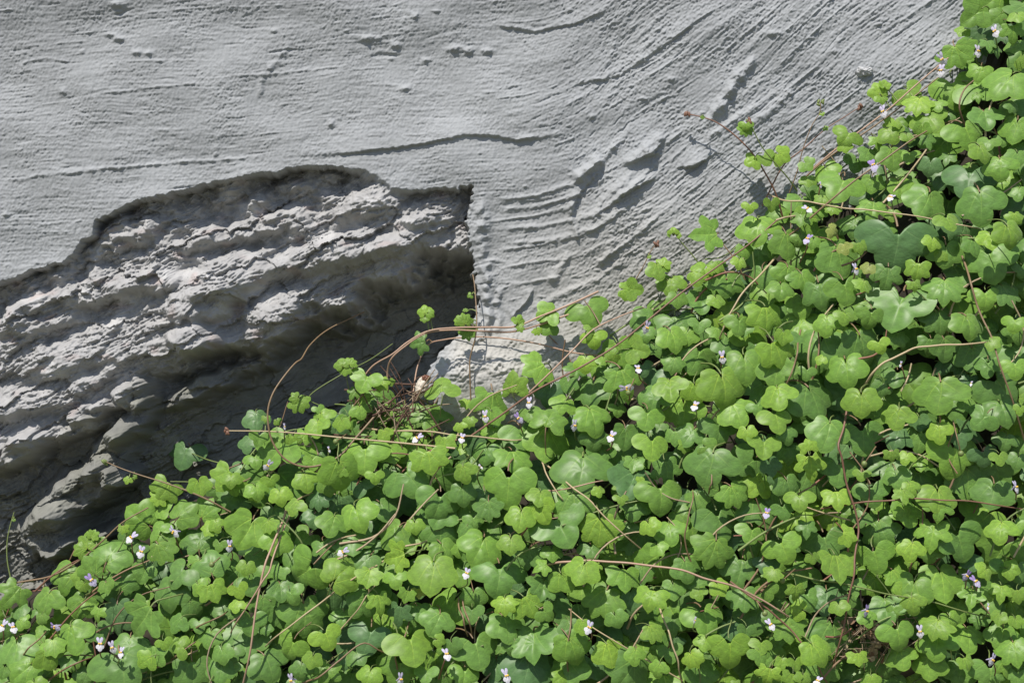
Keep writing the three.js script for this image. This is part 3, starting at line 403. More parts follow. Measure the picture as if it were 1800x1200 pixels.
placeTile(1200, 580, 3.75, [[100, 172, 232, -28, 1], [315, 82, 205, 10, 1], [412, 232, 232, 0, 2], [630, 140, 228, 25, 3], [620, 272, 205, 0, 2], [275, 372, 265, 10, 3], [90, 402, 175, 0, 3], [905, 122, 285, 0, 1], [1190, 112, 270, 0, 1], [1080, 258, 228, 5, 2], [1300, 97, 115, 20, 3], [1410, 302, 165, 0, 1], [360, 542, 205, 12, 2], [632, 432, 195, 0, 3], [620, 582, 195, 0, 3], [870, 452, 315, 20, 1], [1178, 472, 210, 0, 3], [1420, 572, 185, 0, 3], [240, 652, 205, 0, 1], [50, 692, 165, -20, 1], [425, 677, 107, 0, 3], [535, 762, 185, 0, 3], [185, 892, 330, 0, 1], [172, 782, 132, 60, 2], [440, 872, 212, -55, 1], [960, 682, 240, 0, 1], [1190, 702, 245, 0, 1], [835, 767, 112, 180, 3], [845, 882, 185, 0, 3], [1030, 922, 212, 0, 1], [1180, 952, 95, 0, 3], [700, 1032, 155, 0, 1], [772, 1112, 172, 0, 3], [1020, 1102, 177, 0, 3], [1250, 1072, 185, 0, 1], [1365, 922, 235, 0, 1], [345, 1082, 195, 12, 2], [700, 692, 125, 0, 1], [700, 812, 135, 0, 1], [500, 512, 125, 0, 1], [1385, 822, 95, 0, 3], [1475, 840, 100, 0, 3], [90, 1122, 135, 0, 1], [700, 60, 150, 0, 1], [480, 120, 110, 0, 1], [30, 40, 130, 0, 2], [580, 900, 130, 0, 0], [820, 280, 100, 0, 1], [1320, 380, 120, -20, 1], [1460, 1080, 130, 0, 3], [1460, 1160, 130, 0, 2]]);
placeTile(1400, 260, 3.75, [[295, 242, 255, -10, 2], [400, 92, 130, 0, 1], [505, 392, 195, 0, 2], [660, 632, 440, 0, 0], [690, 262, 155, 0, 2], [500, 232, 145, 0, 2], [860, 352, 245, -35, 1], [1220, 372, 305, 0, 1], [1140, 202, 275, 0, 0], [1005, 477, 145, 0, 3], [1285, 600, 160, 0, 3], [1410, 562, 195, 20, 3], [1280, 742, 275, 0, 1], [985, 695, 205, 0, 1], [978, 922, 235, 0, 1], [800, 800, 145, -20, 3], [420, 650, 95, 10, 3], [290, 722, 265, 0, 1], [325, 932, 195, 10, 2], [50, 872, 155, 10, 2], [155, 952, 212, 0, 1], [680, 1035, 372, -8, 1], [490, 1110, 165, 0, 2], [445, 900, 105, -30, 3], [1130, 1132, 195, 0, 2], [950, 1132, 205, 0, 1], [1250, 982, 175, 0, 2], [1390, 952, 195, 0, 1], [380, 502, 195, 0, 1], [640, 442, 95, 0, 3], [25, 602, 105, 0, 2], [205, 150, 145, 20, 2], [80, 212, 95, 0, 3], [640, 60, 175, 0, 2], [745, 42, 135, 0, 2], [1230, 22, 165, 0, 3], [1350, 122, 195, 10, 2], [1470, 292, 115, 0, 1], [1445, 462, 100, 0, 3], [320, 1112, 115, 0, 3], [200, 1162, 155, 0, 2], [1440, 1152, 135, 0, 2], [600, 842, 185, 0, 1], [245, 540, 95, 60, 4], [322, 662, 90, 30, 4], [470, 790, 85, -20, 4], [500, 40, 140, 0, 1], [70, 110, 100, 40, 2], [1180, 640, 150, 0, 1], [900, 620, 110, 0, 3], [180, 330, 110, 0, 3], [240, 400, 90, 0, 3], [780, 900, 90, 0, 3], [1000, 60, 110, -10, 1], [880, 120, 130, 0, 0], [1460, 60, 130, 0, 1], [150, 420, 110, 0, 2], [1490, 800, 110, 0, 1], [110, 620, 90, 0, 2], [1080, 620, 100, 10, 1]]);
placeTile(1500, 0, 4.617, [[990, 115, 240, -50, 2], [850, 440, 250, 20, 2], [822, 720, 312, 0, 2], [1240, 662, 352, -25, 2], [1030, 582, 175, 0, 2], [1300, 252, 195, 0, 2], [1320, 372, 145, 0, 2], [890, 252, 105, -30, 3], [930, 1072, 312, 0, 2], [630, 962, 262, 30, 3], [530, 842, 195, 0, 3], [310, 1080, 195, 20, 3], [1080, 952, 245, 0, 1], [1320, 1042, 235, 0, 2], [690, 852, 125, 20, 2], [440, 972, 125, 0, 2], [1100, 352, 140, 0, 1], [560, 1052, 135, 0, 2], [1010, 782, 95, 0, 2], [610, 1132, 135, 0, 1], [1100, 1152, 155, 0, 2], [1340, 130, 130, 10, 3], [1180, 130, 130, -40, 2], [920, 500, 120, 20, 2], [1160, 400, 130, 10, 1], [450, 1110, 110, 0, 3], [200, 1140, 140, 0, 2], [760, 960, 110, 0, 1], [1300, 860, 120, 0, 1], [1220, 1130, 120, 0, 1], [360, 1000, 90, 20, 3]]);
placeTile(1100, 350, 4.8, [[1115, 242, 312, 0, 2], [1370, 372, 262, -5, 2], [380, 702, 215, 0, 2], [440, 842, 145, 0, 2], [640, 862, 262, -15, 1], [855, 702, 265, -10, 1], [425, 1062, 305, 0, 1], [150, 1022, 225, -60, 1], [70, 762, 165, 90, 3], [620, 622, 185, 80, 3], [1360, 632, 205, 0, 2], [1310, 752, 205, 0, 2], [1150, 652, 195, 0, 1], [960, 1052, 195, 0, 2], [1190, 982, 292, 10, 3], [1050, 62, 110, 0, 3], [770, 852, 135, 0, 3], [1230, 40, 125, 0, 3], [1330, 1162, 135, 0, 3], [1010, 430, 140, 0, 2], [960, 530, 120, 0, 3], [1480, 160, 140, 0, 2], [1000, 1100, 130, 0, 1], [620, 1060, 160, 0, 1], [1230, 430, 130, 0, 1], [1440, 640, 150, 10, 1], [780, 1120, 150, 0, 2], [720, 590, 90, 60, 3]]);
placeTile(1560, 560, 3.53, [[330, 465, 300, 0, 2], [505, 526, 112, 0, 2], [65, 612, 172, 0, 3], [325, 705, 135, 0, 3], [415, 850, 265, 0, 2], [320, 1112, 195, 0, 3], [655, 1082, 215, 0, 1], [722, 562, 205, 0, 1], [795, 305, 145, 0, 2], [510, 32, 195, 0, 2], [360, 182, 185, 0, 1], [530, 235, 195, 0, 1], [625, 295, 135, 0, 1], [590, 622, 165, -30, 1], [205, 882, 135, 0, 2], [700, 862, 95, 0, 3], [810, 882, 115, 0, 1], [50, 335, 150, 0, 1], [825, 562, 70, 0, 3], [660, 150, 90, 60, 3], [600, 852, 155, 0, 0], [60, 982, 145, 0, 1], [150, 1052, 110, 0, 3], [60, 120, 130, 0, 1], [810, 90, 140, 0, 1], [450, 740, 130, 0, 0], [200, 640, 130, 0, 0], [740, 760, 130, 0, 1], [270, 160, 140, 0, 1], [520, 380, 120, 0, 0]]);
placeTile(1560, 880, 3.75, [[150, 82, 195, 0, 2], [345, 42, 175, 0, 2], [300, 202, 225, -10, 2], [480, 272, 315, 8, 1], [160, 327, 145, -10, 3], [60, 302, 115, 0, 2], [285, 347, 145, 0, 1], [365, 532, 315, 0, 2], [160, 592, 235, 0, 2], [170, 682, 145, 0, 3], [40, 722, 125, 0, 2], [320, 832, 185, 0, 3], [330, 942, 225, 0, 2], [420, 792, 135, 0, 2], [540, 902, 195, 0, 2], [100, 872, 195, 0, 2], [100, 1032, 170, 0, 2], [280, 1092, 200, 0, 2], [480, 1142, 175, 0, 1], [525, 1062, 105, 20, 3], [750, 192, 175, -10, 3], [852, 172, 115, 0, 2], [790, 452, 165, -10, 1], [870, 472, 150, 0, 1], [752, 592, 135, 0, 3], [680, 622, 85, 0, 3], [740, 772, 95, 0, 3], [850, 797, 95, 0, 3], [760, 892, 195, 0, 2], [842, 992, 195, 0, 2], [680, 1142, 215, 0, 1], [560, 622, 155, 0, 2], [642, 462, 105, -40, 3], [780, 1100, 110, 0, 2], [480, 560, 130, 0, 0], [600, 790, 120, 0, 1], [860, 620, 110, 0, 3], [560, 400, 120, 0, 0], [860, 1160, 130, 0, 1]]);
// drop near-doubles where two surveyed areas overlap
const kept = [];
for (const L of leaves.sort((a, b) => b[2] - a[2])) if (!kept.some((k) => Math.hypot(k[0] - L[0], k[1] - L[1]) < 0.22 * (k[2] + L[2]) * 0.62 && Math.abs(k[2] - L[2]) < 18)) kept.push(L);
const inBare = (u, v) => ((u - 1535) / 44) ** 2 + ((v - 1114) / 30) ** 2 < 1;
const CELL = 60, grid = new Map(), key = (u, v) => Math.floor(u / CELL) + ',' + Math.floor(v / CELL);
const note = (u, v, w, lay) => { const k = key(u, v); if (!grid.has(k)) grid.set(k, []); grid.get(k).push([u, v, w, lay]); };
const near = (u, v, f, lay) => { const a = Math.floor(u / CELL), b = Math.floor(v / CELL); for (let i = a - 2; i <= a + 2; i++) for (let j = b - 2; j <= b + 2; j++) for (const q of grid.get(i + ',' + j) ?? []) if (q[3] >= lay && Math.hypot(q[0] - u, q[1] - v) < f * q[2]) return true; return false; };
const specs = [];
for (const [u, v, w, deg, tone] of kept) { note(u, v, w, 2); const d = matDepth(u, v); specs.push(leafSpec(u, v, w, deg, tone, Math.max(0.006, matZ(u, v) + [-0.006, -0.002, 0.003, 0.010, 0.006][tone] + rr(-0.006, 0.007) + (w > 84 ? 0.008 : 0) + (d < 0 ? 0.006 : 0)))); }
const stuffSpecs = [];
for (let n = 0; n < 10000; n++) {                       // leaves that fill the gaps, a layer lower
  const u = rr(-260, 1960), v = rr(-120, 1330), d = matDepth(u, v), out = u < 0 || u > 1800 || v > 1200 || v < 0; if (d < 12 || inBare(u, v)) continue;
  const w = Math.min(rr(38, 88), 26 + d * 0.7); if (near(u, v, out ? 0.5 : 0.62, out ? 0 : 1) || noise(u / 70 + 20, v / 60) < -0.4) continue;
  note(u, v, w, 1); stuffSpecs.push(leafSpec(u, v, w, rr(-50, 50), [0, 1, 1, 1, 2, 2, 2, 3][rnd() * 8 | 0], matZ(u, v) - rr(0.009, 0.022)));
}
for (let n = 0; n < 5800; n++) {                       // and the shaded leaves deep inside
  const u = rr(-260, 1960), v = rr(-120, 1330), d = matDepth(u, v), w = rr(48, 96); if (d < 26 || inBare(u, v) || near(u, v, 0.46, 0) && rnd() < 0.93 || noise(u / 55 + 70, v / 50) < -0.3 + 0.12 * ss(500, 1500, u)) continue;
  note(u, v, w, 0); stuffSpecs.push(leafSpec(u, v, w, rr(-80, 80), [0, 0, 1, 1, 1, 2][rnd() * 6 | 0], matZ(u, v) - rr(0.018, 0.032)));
}
for (let n = 0; n < 170; n++) {                        // little young leaves on top and along the fringe
  const u = rr(-60, 1860), v = rr(-40, 1260), d = matDepth(u, v), w = rr(15, 34); if (d < -8 || inBare(u, v) || (d > 40 && rnd() < 0.62)) continue;
  stuffSpecs.push(leafSpec(u, v, w, rr(-90, 90), rnd() < 0.7 ? 3 : 2, matZ(u, v) + rr(0.0, 0.010)));
}
specs.slice(0, 300).forEach((L) => leafMesh(L, mat));
const rest = [...specs.slice(300), ...stuffSpecs];
function mergedLeaves(list, parent, name, low) {
  const by = new Map(); const M = new THREE.Matrix4();
  for (const L of list) { const m = LEAFMAT[L.tone][L.k][L.vi]; if (!by.has(m)) by.set(m, []); const g = (low && L.w < 60 ? GEO_LOW : GEO)[L.vi][L.ci].clone(); g.applyMatrix4(M.compose(L.p, L.q, L.s)); by.get(m).push(g); }
  const mats = [...by.keys()], g = mergeGeometries(mats.map((m) => mergeGeometries(by.get(m))), true), o = part(name, g, mats, parent); o.userData.kind = 'stuff'; return o;
}
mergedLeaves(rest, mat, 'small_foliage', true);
{
  const list = [];
  const tint = (g, c, k) => { const n = g.attributes.position.count, a = new Float32Array(n * 3); for (let i = 0; i < n; i++) a.set([c[0] * k, c[1] * k, c[2] * k], i * 3); g.setAttribute('color', new THREE.BufferAttribute(a, 3)); return g; };
  const cols = [[0.22, 0.10, 0.065], [0.22, 0.14, 0.08], [0.40, 0.32, 0.19], [0.17, 0.23, 0.07], [0.17, 0.23, 0.07], [0.33, 0.25, 0.16]];
  for (const L of rest) if (L.w > 20 && rnd() < 0.8) list.push(tint(STALK[L.stalk].clone().applyMatrix4(new THREE.Matrix4().compose(L.p, L.q, L.s)), cols[3 + (rnd() * 1.6 | 0)], rr(0.7, 1.2)));
  for (let n = 0; n < 430; n++) {
    const u = rr(-40, 1840), v = rr(0, 1240), d = matDepth(u, v); if (d < 6) continue;
    const a = rnd() < 0.55 ? rr(-0.9, -0.3) : rnd() < 0.7 ? rr(-1.9, -1.2) : rr(-3, 0.4), l = rr(40, 170), z = matZ(u, v) - rr(-0.004, 0.02), b = rr(-0.25, 0.25);
    const P = [-1, -0.3, 0.35, 1].map((t, i) => { const x = u + Math.cos(a) * l * 0.5 * t - Math.sin(a) * b * l * (1 - t * t), y = v + Math.sin(a) * l * 0.5 * t + Math.cos(a) * b * l * (1 - t * t); return at(x, y, z + rr(-0.004, 0.004)); });
    list.push(tint(tube(P, rr(0.0005, 0.0009), rr(0.00035, 0.0006), 12, 5), cols[rnd() * 6 | 0], rr(0.8, 1.25)));
  }
  for (const g of list) g.deleteAttribute('uv');
  const o = part('fine_stems', mergeGeometries(list), new THREE.MeshPhysicalMaterial({ vertexColors: true, roughness: 0.6, clearcoat: 0.1 }), mat); o.userData.kind = 'stuff';
}
// long stems that run over the mat
const kink = (q) => q.add(V(rr(-1, 1), rr(-1, 1), rr(-1, 1)).multiplyScalar(0.0011));
const matStem = (colour, r0, r1, pts, label) => { const o = part('stem', tube(pts.flatMap(([u, v, dz], i) => { const w = pts[i + 1], p = at(u, v, matZ(u, v) + ((dz ?? 8) - (i === 0 || !w ? 15 : 4)) / 1000); return w ? [p, kink(p.clone().lerp(at(w[0], w[1], matZ(w[0], w[1]) + (w[2] - 4) / 1000), rr(0.4, 0.6)))] : [p]; }), r0 * 0.74, r1 * 0.68, pts.length * 7), STEMMAT[colour], mat); if (label) o.userData.label = label; };
matStem('pink', 0.0011, 0.0008, [[948, 1000, 2], [985, 988, 9], [1030, 985, 13], [1100, 989, 15], [1200, 1002, 16], [1290, 1030, 17], [1350, 1060, 16], [1400, 1092, 12]], 'pale pinkish stem arching across the leaves');
matStem('red', 0.0010, 0.0007, [[1284, 1022, 14], [1345, 1066, 14], [1392, 1108, 14], [1436, 1164, 13], [1462, 1210, 10]]);
matStem('red', 0.0010, 0.0008, [[1490, 715, 10], [1474, 785, 12], [1484, 826, 12], [1500, 884, 12], [1510, 930, 12], [1502, 1010, 14], [1486, 1090, 14], [1464, 1172, 12]], 'long dark red stem hanging down through the leaves');
matStem('pink', 0.0011, 0.0009, [[504, 892, 10], [484, 945, 13], [466, 990, 14], [448, 1080, 14], [426, 1205, 12]], 'pinkish stem crossing another near a small leaf pair');
matStem('pink', 0.0009, 0.0007, [[510, 903, 9], [478, 985, 12], [462, 1020, 13], [430, 1072, 13], [405, 1112, 9]]);
matStem('tan', 0.0009, 0.0007, [[680, 982, 6], [640, 1005, 12], [560, 1062, 14], [510, 1100, 14], [466, 1136, 9]]);
matStem('tan', 0.0012, 0.0009, [[1505, 692, 6], [1535, 655, 10], [1570, 630, 13], [1610, 611, 14], [1660, 606, 14], [1738, 601, 12]], 'tan stem bending over leaves towards a young sprig');
matStem('brown', 0.0010, 0.0008, [[1692, 450, 10], [1708, 500, 13], [1728, 560, 14], [1758, 640, 15], [1802, 775, 14]]);
matStem('tan', 0.0011, 0.0008, [[1364, 452, 6], [1330, 490, 12], [1302, 520, 14], [1280, 558, 14], [1262, 602, 10]]);
matStem('tan', 0.0008, 0.0006, [[944, 798, 6], [960, 832, 11], [980, 866, 12], [992, 886, 9]]);
matStem('tan', 0.0009, 0.0007, [[952, 810, 6], [1008, 858, 12], [1060, 905, 14], [1126, 964, 11]]);
matStem('pink', 0.0008, 0.0006, [[958, 863, 7], [1010, 856, 12], [1076, 843, 9]]);
matStem('green', 0.0008, 0.0006, [[1360, 1005, 8], [1440, 1020, 12], [1520, 1034, 13], [1600, 1050, 13], [1680, 1070, 13], [1740, 1084, 9]]);
matStem('red', 0.0008, 0.0006, [[1444, 894, 8], [1520, 882, 11], [1600, 876, 12], [1700, 880, 12], [1806, 896, 10]]);
matStem('tan', 0.0009, 0.0006, [[1352, 341, 4], [1385, 353, 10], [1440, 358, 13], [1520, 368, 14], [1600, 378, 13], [1660, 390, 11], [1724, 402, 8]]);
matStem('tan', 0.0009, 0.0006, [[640, 752, 6], [720, 757, 11], [800, 765, 12], [880, 772, 10], [930, 770, 7]]);
matStem('brown', 0.0008, 0.0007, [[1246, 766, 10], [1250, 800, 12], [1251, 850, 12], [1246, 868, 8]]);
matStem('brown', 0.0009, 0.0007, [[1408, 580, 8], [1402, 620, 12], [1390, 660, 12], [1378, 690, 6]]);
matStem('brown', 0.0008, 0.0006, [[1216, 990, 8], [1204, 940, 8], [1212, 900, 10], [1218, 860, 6]]);
matStem('tan', 0.0007, 0.0006, [[1000, 1070, 4], [1080, 1126, 6], [1200, 1196, 12]].reverse());
matStem('brown', 0.0009, 0.0007, [[20, 1168, 10], [50, 1138, 12], [80, 1110, 9]]); matStem('red', 0.0009, 0.0007, [[80, 1200, 8], [120, 1172, 12], [162, 1156, 8]]);
matStem('brown', 0.0008, 0.0006, [[336, 1108, 8], [372, 1090, 12], [400, 1074, 9]]); matStem('brown', 0.0009, 0.0007, [[690, 1150, 4], [640, 1130, 8], [560, 1190, 9], [520, 1205, 8]].reverse());
matStem('tan', 0.0010, 0.0008, [[680, 972, 6], [712, 960, 12], [752, 950, 8]]); matStem('tan', 0.0008, 0.0006, [[595, 1110, 10], [630, 1070, 12], [662, 1026, 10]]);
matStem('brown', 0.0009, 0.0007, [[700, 1200, 6], [695, 1150, 9], [720, 1090, 9]]); matStem('brown', 0.0008, 0.0007, [[1000, 1190, 10], [998, 1130, 12], [1004, 1070, 10]]);
matStem('brown', 0.0008, 0.0007, [[806, 1050, 8], [814, 1085, 11], [822, 1118, 8]]); matStem('brown', 0.0008, 0.0007, [[812, 1050, 8], [824, 1090, 11], [830, 1120, 8]]);
matStem('tan', 0.0009, 0.0007, [[1158, 1062, 8], [1176, 1110, 12], [1192, 1160, 12], [1200, 1205, 8]]);

for (const [u, v, k, t] of [[1750, 55, 0, 10], [1720, 90, 0, 0], [1567, 347, 0, 0], [1420, 367, 0, 20], [1420, 420, 1, 0], [1535, 292, 1, 10], [1505, 473, 0, 20], [1443, 325, 2, 0], [1270, 628, 0, 0], [1122, 648, 0, 10], [1222, 713, 0, 0], [1010, 748, 0, 0], [1075, 767, 0, -10], [812, 770, 0, 0], [853, 732, 0, 0], [912, 735, 1, 40], [930, 708, 0, 0], [845, 820, 2, 20], [733, 770, 0, -30], [500, 750, 2, 10], [470, 818, 0, -20], [578, 790, 2, 0], [230, 945, 0, -20], [247, 970, 0, 0], [305, 935, 0, 60], [160, 1020, 1, 40], [403, 960, 0, 0], [602, 970, 0, -40], [197, 1138, 0, 0], [175, 1132, 0, 10], [212, 1147, 0, 0], [4, 1100, 0, 0], [22, 1103, 0, -20], [96, 1102, 1, 60], [820, 1008, 0, 0], [785, 1150, 0, 0], [704, 1194, 0, 0], [512, 1196, 0, 0], [1035, 1103, 0, 0], [1355, 1098, 0, 0], [1348, 902, 1, 0], [1787, 856, 0, 0], [1618, 1110, 0, 0], [1700, 1012, 1, -20], [1716, 1022, 1, 20], [1745, 1160, 0, -40], [1524, 1074, 1, 0], [890, 1188, 0, 0], [1438, 1197, 0, 0], [1222, 1090, 2, 0], [1584, 640, 2, 0], [1708, 674, 2, 0], [1738, 1066, 2, 0], [1102, 682, 0, 70]]) {
  const z = matZ(u, v) + 0.014; flower(mat, u, v, z, k === 2 ? 18 : 25, t, k);
  part('flower_stalk', tube([at(u, v, z - 0.004), at(u + rr(-6, 6), v + 16, z - 0.006), at(u + rr(-16, 16), v + rr(20, 44), z - 0.022)], 0.00045, 0.0005, 8, 5), rnd() < 0.5 ? STEMMAT.green : STEMMAT.red, mat);
}

{
  const cap = new THREE.SphereGeometry(0.0019, 12, 9); cap.scale(1, 1.05, 1);
  for (const [u, v, du, dv] of [[1690, 797, -14, -58], [1376, 1020, 22, -20], [1520, 815, 20, -30], [372, 992, 14, -12], [1105, 690, 10, -24], [1345, 1078, -20, -30], [590, 776, 20, -14]]) {
    const z = matZ(u, v) + 0.013, o = part('seed_capsule', cap, STEMMAT.green, mat); o.position.add(at(u, v, z));
    part('capsule_stalk', tube([at(u, v, z), at(u + du * 0.5, v + dv * 0.5, z + 0.002), at(u + du, v + dv, z - 0.012)], 0.0004, 0.0005, 8, 5), STEMMAT.brown, mat);
  }
}

// ------------------------------------------------------------------ shoots that leave the mat and trail over the wall, each one a thing of its own
function shoot(label, colour, r0, r1, pts, lvs = [], fls = [], more = {}) {
  const P = stemPts(pts), o = thing('trailing_shoot', P[0].clone(), label, 'plant shoot', 'shoots trailing from the mat over the wall'), c = new THREE.CatmullRomCurve3(P, false, 'centripetal');
  part('stem', tube(P, r0 * 0.76, r1 * 0.62, P.length * 8), STEMMAT[colour], o);
  const S = c.getSpacedPoints(80);
  for (const [u, v, w, deg, tone, z] of lvs) {
    const L = leafSpec(u, v, w, deg, tone, z / 1000); L.q.copy(leafFrame(deg, rr(0.15, 0.5), rr(-0.3, 0.3))); L.p.copy(at(u, v, z / 1000)).sub(V(0, CENTRE * L.s.y, 0).applyQuaternion(L.q)); leafMesh(L, o, false);
    let b = S[0]; for (const q of S) if (q.distanceTo(L.p) < b.distanceTo(L.p)) b = q;
    const mid = b.clone().lerp(L.p, 0.5).add(V(0, 0.0015, -0.002)); part('leaf_stalk', tube([b, mid, L.p.clone()], 0.0005, 0.0004, 7, 5), tone === 3 ? STEMMAT.green : STEMMAT.brown, o);
  }
  for (const [u, v, z, k, t] of fls) { flower(o, u, v, z / 1000, k === 2 ? 17 : 25, t, k); const p = at(u, v, z / 1000); let b = S[0]; for (const q of S) if (q.distanceTo(p) < b.distanceTo(p)) b = q; part('flower_stalk', tube([b, b.clone().lerp(p, 0.5).add(V(0, -0.001, 0.001)), p.add(V(0, 0, -0.003))], 0.0004, 0.0004, 6, 5), STEMMAT.red, o); }
  if (more.tip) { const e = P[P.length - 1], g = []; for (let i = 0; i < 4; i++) { const s = new THREE.SphereGeometry(0.0013, 7, 6); s.scale(0.8, 1.5, 0.8); s.rotateZ(rr(-1.2, 1.2)); s.translate(e.x + rr(-0.0015, 0.0015), e.y + rr(-0.0015, 0.0015), e.z + rr(-0.001, 0.001)); g.push(s); } part('shoot_tip', mergeGeometries(g), more.tip === 'green' ? STEMMAT.green : STEMMAT.red, o); }
  return o;
}
shoot('upper of two parallel pinkish stems arching out of the hollow across its right edge', 'pink', 0.0011, 0.0009, [[1052, 512, 14], [1000, 536, 18], [950, 556, 22], [905, 574, 24], [860, 575, 27], [800, 576, 30], [752, 582, 32], [715, 602, 33], [690, 622, 34], [654, 644, 30], [622, 690, 24]], [[912, 562, 20, 160, 3, 26], [914, 574, 16, -90, 3, 27], [962, 552, 42, -60, 2, 20], [968, 572, 36, 40, 2, 19], [746, 546, 22, 190, 3, 34], [756, 552, 15, 60, 3, 35], [746, 560, 14, 0, 3, 35]]);
shoot('lower of two parallel pinkish stems arching across the right edge of the hollow', 'pink', 0.0011, 0.0009, [[1060, 536, 13], [1002, 552, 17], [950, 570, 20], [900, 583, 23], [850, 582, 25], [790, 580, 27], [748, 586, 29], [710, 610, 29], [688, 630, 28], [681, 652, 22], [682, 690, 20]], [[945, 582, 16, 20, 3, 22]]);
shoot('thin pale pink stem sloping from the hollow down over the plaster foot', 'pink', 0.0009, 0.0008, [[1090, 628, 18], [1010, 620, 16], [945, 604, 14], [880, 594, 12], [830, 592, 10], [780, 597, 4], [752, 606, -4], [735, 640, -8], [726, 690, 6]], [[738, 602, 38, -80, 1, 2]]);
shoot('brown stem curling in a wide loop beside the dark recess', 'brown', 0.0011, 0.0008, [[672, 716, 26], [630, 764, 34], [597, 801, 40], [568, 816, 42], [533, 820, 44], [500, 806, 46], [478, 775, 46], [471, 745, 46], [471, 718, 45], [480, 690, 42], [500, 660, 36], [520, 637, 28], [528, 632, 24], [545, 606, 4], [575, 580, -12], [640, 548, -26]], [], []);
shoot('straight pale runner with a red tip lying across the bottom of the hollow', 'tan', 0.0010, 0.0007, [[800, 788, 46], [700, 778, 44], [600, 769, 42], [530, 762, 38], [470, 758, 34], [398, 757, 28]], [[466, 735, 14, 0, 3, 34], [488, 741, 13, 30, 3, 34]], [], { tip: 1 });
shoot('short thin shoot with one tiny leaf pair reaching left over dark stone', 'brown', 0.0009, 0.0006, [[405, 900, 26], [360, 876, 28], [300, 852, 27], [240, 833, 24], [212, 823, 22], [184, 811, 20]], [[224, 844, 14, -20, 3, 24], [236, 838, 9, 60, 3, 24]], [], { tip: 'green' });
shoot('runner with lobed yellow green leaves at the lower left edge of the mat', 'brown', 0.0010, 0.0008, [[-20, 1032, 16], [40, 1022, 20], [90, 1012, 22], [140, 984, 24], [180, 950, 26], [215, 918, 26], [260, 892, 24]], [[152, 952, 36, 190, 3, 24], [140, 968, 26, -60, 3, 25], [162, 940, 20, 160, 3, 24]]);
shoot('thin green upright shoot against the shaded stone beside the left end of the mat', 'green', 0.0007, 0.0005, [[20, 1025, 8], [12, 985, 6], [12, 950, 4], [18, 920, 2], [24, 900, 0]], [[23, 914, 6, 0, 3, 3]]);
shoot('arching red shoot with a dark red tip on plaster beside two small lobed leaves', 'red', 0.0009, 0.0007, [[1378, 388, 8], [1364, 340, 14], [1342, 298, 18], [1322, 268, 19], [1290, 236, 18], [1258, 214, 16], [1236, 206, 14], [1208, 200, 11]], [[1322, 282, 28, -60, 3, 22], [1345, 277, 30, 30, 3, 22], [1375, 273, 32, 60, 3, 20], [1236, 206, 8, 0, 3, 17]], [], { tip: 1 });
shoot('green shoot ending in one folded round leaf in front of the plaster', 'green', 0.0007, 0.0006, [[1402, 336, 12], [1385, 312, 18], [1366, 290, 22], [1340, 258, 26], [1326, 232, 28], [1316, 212, 28]], [[1312, 220, 22, 0, 3, 30], [1312, 228, 24, 0, 2, 28]], [], { tip: 1 });
shoot('thin upright stalk with a tiny red tip beside a leaning red shoot on plaster', 'brown', 0.0006, 0.0005, [[1384, 350, 10], [1402, 300, 16], [1412, 262, 18], [1428, 220, 20], [1442, 196, 20], [1443, 180, 20]], [[1446, 200, 8, 20, 3, 21]], [], { tip: 'green' });
shoot('leaning pinkish shoot with a crimson tip pointing up right over bare plaster', 'red', 0.0008, 0.0006, [[1340, 362, 8], [1380, 288, 12], [1412, 262, 14], [1450, 228, 14], [1484, 206, 13], [1512, 188, 12]], [[1452, 225, 9, 40, 3, 15]], [], { tip: 1 });
shoot('long pinkish runner with two lilac flowers, outermost along the upper right edge', 'pink', 0.0010, 0.0008, [[1425, 300, 10], [1470, 262, 16], [1510, 232, 20], [1565, 190, 23], [1610, 150, 25], [1656, 111, 25], [1690, 84, 20]], [[1545, 158, 32, 200, 3, 22], [1556, 148, 20, 170, 3, 22], [1550, 172, 22, 10, 3, 23]], [[1553, 196, 30, 0, 10], [1655, 124, 30, 0, -5], [1657, 104, 28, 0, 10]]);
shoot('brown runner close beneath the flowering pink runner at the upper right', 'brown', 0.0010, 0.0008, [[1405, 322, 10], [1440, 290, 15], [1480, 260, 18], [1525, 230, 20], [1570, 198, 21], [1612, 166, 20], [1650, 136, 18]], [[1490, 238, 42, -30, 3, 22], [1600, 160, 48, 40, 3, 19], [1486, 258, 22, 10, 3, 22]]);
shoot('straight grey brown runner crossing leaves above the large dark three lobed leaf', 'brown', 0.0010, 0.0009, [[1380, 420, 30], [1412, 394, 36], [1455, 357, 42], [1502, 318, 46], [1550, 284, 48], [1600, 248, 48], [1630, 230, 42]], [], [[1536, 290, 50, 1, 20]]);
shoot('long reddish runner slanting along the mat edge from centre up to the right', 'red', 0.0010, 0.0009, [[828, 766, 36], [880, 730, 38], [939, 688, 40], [1016, 648, 42], [1085, 606, 40], [1140, 562, 38], [1200, 513, 36], [1262, 468, 34], [1316, 430, 34], [1365, 388, 30]], [], [[1137, 576, 44, 0, 0]]);
shoot('pinkish runner crossing the mat edge below the slanting reddish runner', 'pink', 0.0009, 0.0008, [[930, 690, 34], [970, 652, 36], [1010, 612, 32], [1042, 580, 28], [1090, 556, 24], [1132, 540, 22]], [[1035, 545, 60, 20, 2, 20], [1043, 594, 38, 10, 3, 28], [1036, 582, 22, 100, 3, 28]], [], {});
